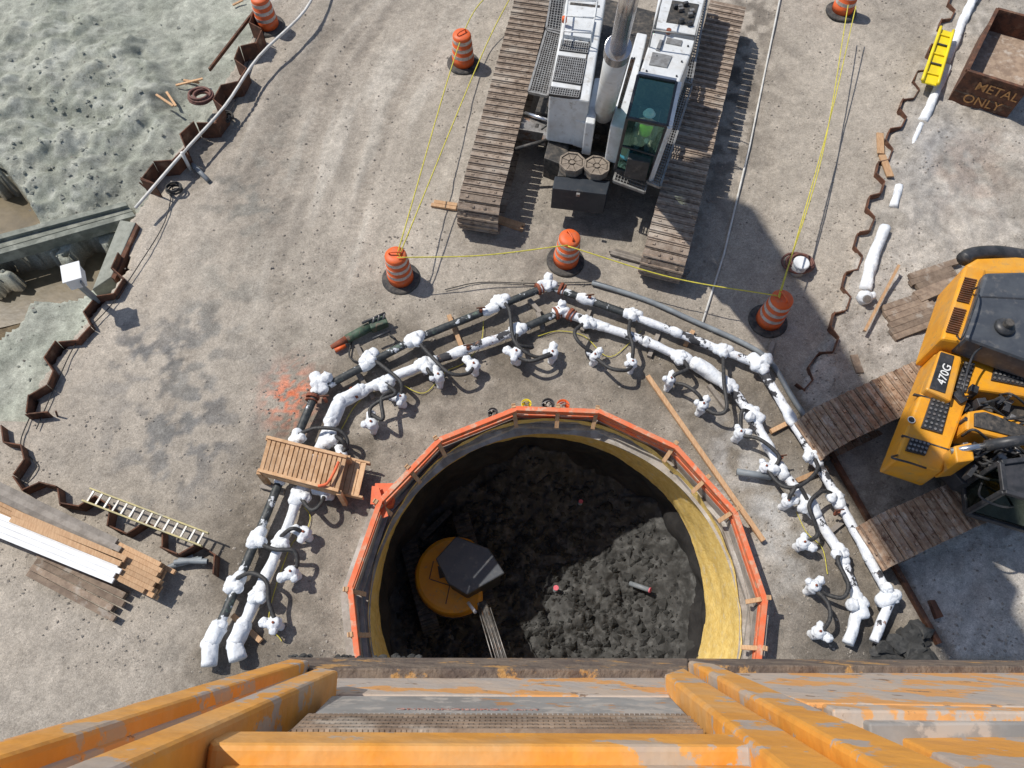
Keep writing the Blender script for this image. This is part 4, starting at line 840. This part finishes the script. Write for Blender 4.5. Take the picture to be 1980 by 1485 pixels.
# ------------------------------------------------------------------ yellow excavator right
ex=thing('excavator','large yellow excavator on rusty tracks at the right edge','excavator',G(1880,820))
A=G(1582,832,1.0);B=G(1800,730,1.0); A2=G(1708,1045,1.0); B2=G(1900,958,1.0)
track(ex,A,B-A,.92,5.2,1.0,.2,'tracke'); track(ex,A2,B2-A2,.92,5.2,1.0,.2,'tracke')
def X_(name,px,zt,zb,m,bev=.03,parent=None): return MB().pr(px,zt,zb).build(name,m,parent or ex,bevel=bev)
X_('undercarriage',[(1780,800),(1960,720),(2050,880),(1860,960)],.9,.4,'dark')
X_('deck',[(1822,650),(1990,640),(2080,700),(2080,780),(1880,752),(1838,868),(1822,912),(1730,888)],1.9,1.2,'yellowm',.05)
hd=X_('engine_hood',[(1866,512),(1910,520),(1866,662),(1820,655)],2.4,1.3,'yellowm',.06)
X_('counterweight',[(1866,512),(1890,498),(2080,490),(2080,540),(1900,530)],2.3,1.1,'yellowm',.08)
m_=MB(); m_.tube(subdiv(spline([G(x,y,2.2) for x,y in ((1862,502),(1880,492),(1930,489),(2000,500))],5),.1),.15,14); m_.build('rear_bumper','black',ex,True)
hr=X_('hood_roof',[(1905,526),(2060,522),(2060,720),(1985,695),(1866,652)],2.6,2.0,'roofg',.07)
X_('roof_panel_seam',[(1898,572),(2060,580),(2060,583),(1897,575)],2.606,2.58,'black',.001,hr)
p=G(1943,632,2.65); MB().lathe((p.x,p.y,p.z-.05),[(.17,0),(.19,.05),(.17,.09),(.1,.12)],24).build('air_intake','black',hr,True); MB().tube([p+Vector((0,0,.05)),p+Vector((0,0,.18))],.085,18).build('intake_cap','rubber',hr,bevel=.02)
for rng_ in ((0,.45),(.55,1)):
    m_=MB(); a,b,c,d=[G(x,y,2.43) for x,y in ((1866,535),(1890,540),(1852,648),(1828,642))]
    for i in range(12): u=rng_[0]+(i+.5)/12*(rng_[1]-rng_[0]); m_.beam(a.lerp(d,u),b.lerp(c,u),.022,.02)
    m_.build('louvre','rust',hd)
sb=X_('side_box',[(1818,676),(1862,690),(1840,776),(1790,752)],2.1,1.5,'yellowm',.04); X_('decal_panel',[(1820,680),(1846,688),(1828,760),(1798,750)],2.125,2.05,'black',.01,sb)
a=G(1812,744,2.14);b=G(1832,690,2.14); text('470G',.22,G(1826,746,2.14),(b-a),(0,0,1),'model_number','decal',sb,.003,.01)
q=G(1762,812,1.93); MB().tube([q,q+Vector((0,0,.012))],.07,20).build('round_badge','decal',ex); MB().tube([q+Vector((0,0,.012)),q+Vector((0,0,.018))],.055,20).build('round_badge','black',ex)
def pad_(px,n_,m__):
    pd=X_('step_pad',px,1.95,1.88,'black',.008); a,b,c,d=[G(x,y,1.965) for x,y in px]; mm=MB()
    for i in range(n_):
        for j in range(m__):
            q=a.lerp(b,(i+.5)/n_).lerp(d.lerp(c,(i+.5)/n_),(j+.5)/m__); mm.tube([q,q+Vector((0,0,.012))],.026,8)
    mm.build('grip_studs','steel',pd)
pad_([(1866,698),(1886,702),(1868,758),(1846,752)],3,7); pad_([(1924,708),(1990,722),(1988,748),(1918,734)],8,3); pad_([(1802,768),(1838,778),(1822,838),(1782,826)],4,7); pad_([(1762,845),(1800,856),(1790,880),(1752,870)],5,3)
X_('front_box',[(1742,852),(1822,880),(1812,920),(1730,893)],1.6,1.0,'yellowm',.04)
X_('panel_seam',[(1768,760),(1800,768),(1800,771),(1767,763)],1.905,1.85,'dark',.001); X_('panel_seam',[(1745,840),(1836,868),(1835,871),(1744,843)],1.905,1.85,'dark',.001)
X_('hydraulic_bay',[(1882,752),(2060,780),(2060,900),(1840,868)],1.5,1.2,'dark')
X_('boom_base',[(1870,795),(1905,790),(2070,850),(2070,880),(1868,830)],2.1,1.4,'yellowm',.05); X_('boom_top_plate',[(1885,798),(1905,796),(2070,856),(2070,872),(1885,824)],2.14,2.05,'dark',.01)
for i in range(46): q=G(random.uniform(1850,1985),random.uniform(755,940),random.uniform(1.5,2)); MB().box(q,random.uniform(.1,.3),random.uniform(.08,.2),.2,random.random()*3).build('valve_block','black' if i%4 else 'steel',ex,bevel=.01)
m_=MB()
for i in range(20): x=random.uniform(1850,1960);y=random.uniform(760,930); m_.tube(spline([G(x,y,1.9),G(x+25,y+random.uniform(-15,25),2.2),G(x+60,y+random.uniform(-20,30),1.9)],6),.025,6)
m_.build('hydraulic_hoses','hose',ex,True)
MB().tube([G(1838,872,2.2),G(1905,862,2.4)],.06,12).build('boom_cylinder','chrome',ex,True); MB().tube([G(1905,862,2.4),G(2010,845,2.7)],.1,12).build('cylinder_barrel','black',ex,True)
X_('boom_bracket',[(1845,862),(1880,855),(1885,890),(1850,895)],2.3,1.5,'yellowm',.03)
X_('cab_step',[(1820,885),(1900,870),(1925,950),(1862,935)],1.5,1.1,'black',.02); X_('front_frame',[(1890,880),(2000,870),(2000,980),(1905,950)],1.6,1.0,'dark',.02)
m_=MB(); ct2=[G(x,y,2.5) for x,y in ((1935,895),(2050,880),(2080,990),(1942,950))]; cb2=[Vector((v.x,v.y,1.3)) for v in ct2]
for k in range(4): m_.beam(ct2[k],ct2[(k+1)%4],.09,.09); m_.beam(ct2[k],cb2[k],.09,.09); m_.beam(cb2[k],cb2[(k+1)%4],.09,.12)
cf2=m_.build('cab_frame','black',ex,bevel=.015); MB().prism([v-Vector((0,0,.02)) for v in ct2],[v-Vector((0,0,.06)) for v in ct2]).build('cab_roof','black',cf2)
MB().prism([v+Vector((0,0,.1)) for v in cb2],cb2).build('cab_floor','dark',cf2)
MB().add([ct2[0],ct2[3],cb2[3],cb2[0]],[(0,1,2,3)]).build('cab_window',M['glassd'],cf2); MB().add([ct2[3],ct2[2],cb2[2],cb2[3]],[(0,1,2,3)]).build('cab_window',M['glassd'],cf2)
m_=MB()
for s in ([(1735,880,1.9),(1725,885,2.3),(1760,895,2.3),(1790,905,2.0)],[(1880,560,2.5),(1893,562,2.9),(1862,650,2.9),(1850,650,2.5)],[(1905,668,2.4),(1880,690,2.6),(1862,760,2.6),(1880,765,2.0)],[(1900,930,1.8),(1895,960,2.2),(1940,980,2.2),(1980,975,1.8)]): m_.tube(spline([G(*q) for q in s],5),.02,6)
m_.build('handrails','black',ex,True)
# ------------------------------------------------------------------ excavator in the shaft
pe=thing('small_excavator','small yellow excavator with black roof working in the shaft','excavator',G(880,1120,FZ))
dt=Vector((-.35,1,0)); 
for s in (-1,1):
    q=G(865,1110,FZ+.6); sdv2=Vector((1,.35,0)).normalized(); track(pe,q+sdv2*s*.7-dt.normalized()*1.2,dt,.4,2.5,.62,.13,'dark',z0=FZ+.25)
c=G(878,1112,-3.2); pts=[]
for k in range(36):
    a=2*PI*k/36; rad=.92 if math.cos(a-PI*1.05)>-.15 else min(.92,.62/max(.35,abs(math.cos(a-PI*1.05))))
    pts.append(Vector((c.x+math.cos(a)*rad,c.y+math.sin(a)*rad,0)))
hs=MB().prism([v+Vector((0,0,-3.1)) for v in pts],[v+Vector((0,0,-3.75)) for v in pts]).build('house','yellowm',pe,bevel=.1)
MB().prism([Vector((c.x,c.y,0)).lerp(v,1.02)+Vector((0,0,-3.5)) for v in pts],[Vector((c.x,c.y,0)).lerp(v,1.02)+Vector((0,0,-3.58)) for v in pts]).build('house_band','black',hs)
for (x0,y0,x1,y1) in ((832,1120,900,1142),(838,1085,830,1120),(870,1130,862,1168)): MB().beam(G(x0,y0,-3.095),G(x1,y1,-3.095),.02,.01).build('panel_seam','dark',hs)
rf=[G(x,y,-2.35) for x,y in ((882,1036),(945,1060),(976,1108),(902,1150),(866,1128),(842,1080))]
MB().prism(rf,[v-Vector((0,0,.12)) for v in rf]).build('cab_roof','roofg',pe,bevel=.03)
rc=sum(rf,Vector())/6; rb=[rc.lerp(v,.9) for v in rf]
MB().prism([v-Vector((0,0,.14)) for v in rb],[v-Vector((0,0,1.2)) for v in rb]).build('cab','black',pe,bevel=.03)
MB().pr([(846,1095),(858,1092),(862,1115),(850,1118)],-3.06,-3.2).build('hood_vent','black',pe)
MB().beam(G(932,1168,-2.9),G(975,1290,-2.4),.22,.3).build('boom','dark',pe,bevel=.03)
m_=MB()
for i in range(5): m_.tube([G(924+i*6,1175,-2.7),G(957+i*7,1290,-2.2)],.014,6)
m_.build('boom_hoses','steel',pe,True)
MB().tube([G(905,1165,-2.8),G(920,1185,-2.7)],.04,8).build('work_light','whiteb',pe,True)
MB().beam(G(815,1045,-3.9),G(872,990,-3.9),.16,.3).build('dozer_blade','dark',pe,bevel=.02)
# ------------------------------------------------------------------ tower crane jib overhead, unseen, added to cast the diagonal shadow
k_=Vector((.60,-.28,0)); JZ=20.0
s0=G(1385,400)-k_*JZ; s1_=G(1790,1060)-k_*JZ; jd=(s1_-s0).normalized(); s0.z=JZ; 
tc_=thing('added_tower_crane','unseen orange tower crane added to cast shade, standing behind the viewpoint with its jib overhead','crane',(s0.x+jd.x*42,s0.y+jd.y*42,0))
MB().beam(s0,s0+jd*50,1.25,1.2).build('shadow_jib','peel',tc_,bevel=.03)
tb=s0+jd*42; m_=MB()
for sx_ in (-.8,.8):
    for sy_ in (-.8,.8): m_.beam(Vector((tb.x+sx_,tb.y+sy_,0)),Vector((tb.x+sx_,tb.y+sy_,JZ+3)),.15,.15)
for i in range(14):
    z=i*1.6; m_.beam((tb.x-.8,tb.y+.8,z),(tb.x+.8,tb.y+.8,z+1.6),.08,.08); m_.beam((tb.x-.8,tb.y-.8,z+1.6),(tb.x+.8,tb.y-.8,z),.08,.08); m_.beam((tb.x+.8,tb.y-.8,z),(tb.x+.8,tb.y+.8,z+1.6),.08,.08); m_.beam((tb.x-.8,tb.y-.8,z),(tb.x-.8,tb.y+.8,z+1.6),.08,.08)
m_.build('added_mast','peel',tc_)
# ------------------------------------------------------------------ foreground steel gantry
dvp=ray(1011,1152).normalized(); p0=Vector((0,-.3,15)); nrm_=dvp.cross(Vector((1,0,0))).normalized()
if nrm_.y<0: nrm_=-nrm_
def P(px,py,off=0):
    d=ray(px,py); t=(p0+nrm_*off-CAM).dot(nrm_)/d.dot(nrm_); return CAM+d*t
fr=thing('steel_gantry','worn orange painted steel gantry with peeling paint in the foreground','gantry',P(990,1380,-.2))
def Q(name,px,off,m,bev=.006,base=-.05,lab=None,parent=None):
    top=[P(x,y,off) for x,y in px]; bot=[v-nrm_*(off-base) for v in top]
    return MB().prism(top,bot).build(name,m,parent or fr,bevel=bev,label=lab)
bp_=Q('back_plate',[(0,1432),(540,1282),(2000,1282),(2020,1520),(-30,1520)],0,'peel2',.0)
Q('top_edge',[(555,1271),(1330,1273),(1330,1294),(600,1292)],.05,'grime')
Q('top_edge',[(1330,1273),(2000,1277),(2000,1288),(1345,1286)],.05,'grime')
Q('upper_plate',[(1345,1288),(2000,1290),(2000,1366),(1560,1358)],.02,'peel2')
Q('lip_plate',[(655,1300),(1285,1306),(1296,1345),(640,1342)],.02,'peel2')
lg=Q('ledge',[(640,1345),(1298,1348),(1330,1382),(606,1379)],.035,'greysteel')
gb=Q('grating_bed',[(594,1381),(1332,1384),(1358,1420),(555,1416)],.01,'rust')
m_=MB()
for i in range(74):
    u=i/74; a=P(600+u*730,1383,.035); b=P(568+u*788,1415,.035); m_.beam(a,b,.0085,.008,up=nrm_)
for i in range(5):
    y=1385+i*6.5; m_.beam(P(598-i*7,y,.037),P(1334+i*6,y+3,.037),.01,.008,up=nrm_)
m_.build('grating','woodo',gb)
Q('cross_beam',[(385,1412),(1478,1418),(1492,1442),(408,1438)],.06,'peel',.01)
Q('lower_plate',[(420,1444),(1484,1446),(1490,1520),(440,1520)],.03,'peel')
Q('weld_strip',[(418,1440),(1486,1443),(1486,1447),(418,1445)],.05,'grime',.002)
Q('rib',[(612,1290),(655,1296),(395,1412),(150,1520),(20,1520)],.08,'peel',.01)
Q('rib',[(590,1284),(632,1284),(-20,1525),(-60,1490)],.04,'peel2',.01)
Q('rib',[(560,1273),(600,1277),(-30,1475),(-30,1440)],.07,'peel',.01)
Q('rib',[(1285,1302),(1322,1290),(1700,1520),(1560,1520)],.07,'peel',.01)
Q('rib',[(1330,1276),(1385,1284),(1940,1520),(1770,1520)],.09,'peel',.01)
Q('rib_web',[(1325,1292),(1345,1300),(1770,1520),(1702,1520)],.03,'grime',.005)
Q('side_plate',[(1690,1402),(2000,1398),(2020,1520),(1945,1520)],.03,'peel')
Q('ledge',[(1640,1378),(2000,1374),(2000,1396),(1680,1398)],.06,'greysteel')
Q('rib',[(1588,1360),(2000,1368),(2000,1376),(1610,1372)],.08,'peel2')
a=P(765,1372,.0365);b=P(1180,1374,.0365)
text('ONNINNOISSIMOC .ANT',.03,a,(b-a),nrm_,'faded_lettering','redpaint',lg,.0006,.0)
m_=MB()
for i in range(30): m_.ball(P(random.uniform(530,820),random.uniform(1268,1274),-.04),random.uniform(.006,.014),(1.6,1,1),.8,8,6)
tag(m_.build('mud_crust','clod'),'dried grey mud crust on the back edge of orange gantry','mud')
# ------------------------------------------------------------------ light
sd_=Vector((-.60,.28,1)).normalized()
sl=bpy.data.lights.new('sun','SUN'); sl.energy=4.0; sl.angle=math.radians(.6); sl.color=(1,.95,.87); so=bpy.data.objects.new('sun',sl); C.objects.link(so)
so.rotation_euler=sd_.to_track_quat('Z','Y').to_euler(); so.location=(0,0,40)
w=bpy.data.worlds.new('World'); bpy.context.scene.world=w; w.use_nodes=True; nt=w.node_tree; bg=nt.nodes['Background']; sk=nt.nodes.new('ShaderNodeTexSky'); sk.sky_type='NISHITA'; sk.sun_disc=False
sk.sun_elevation=math.asin(sd_.z); sk.sun_rotation=math.atan2(sd_.x,sd_.y); nt.links.new(sk.outputs[0],bg.inputs[0]); bg.inputs[1].default_value=.1
s=bpy.context.scene; s.view_settings.view_transform='Standard'; s.view_settings.look='None'; s.view_settings.exposure=0
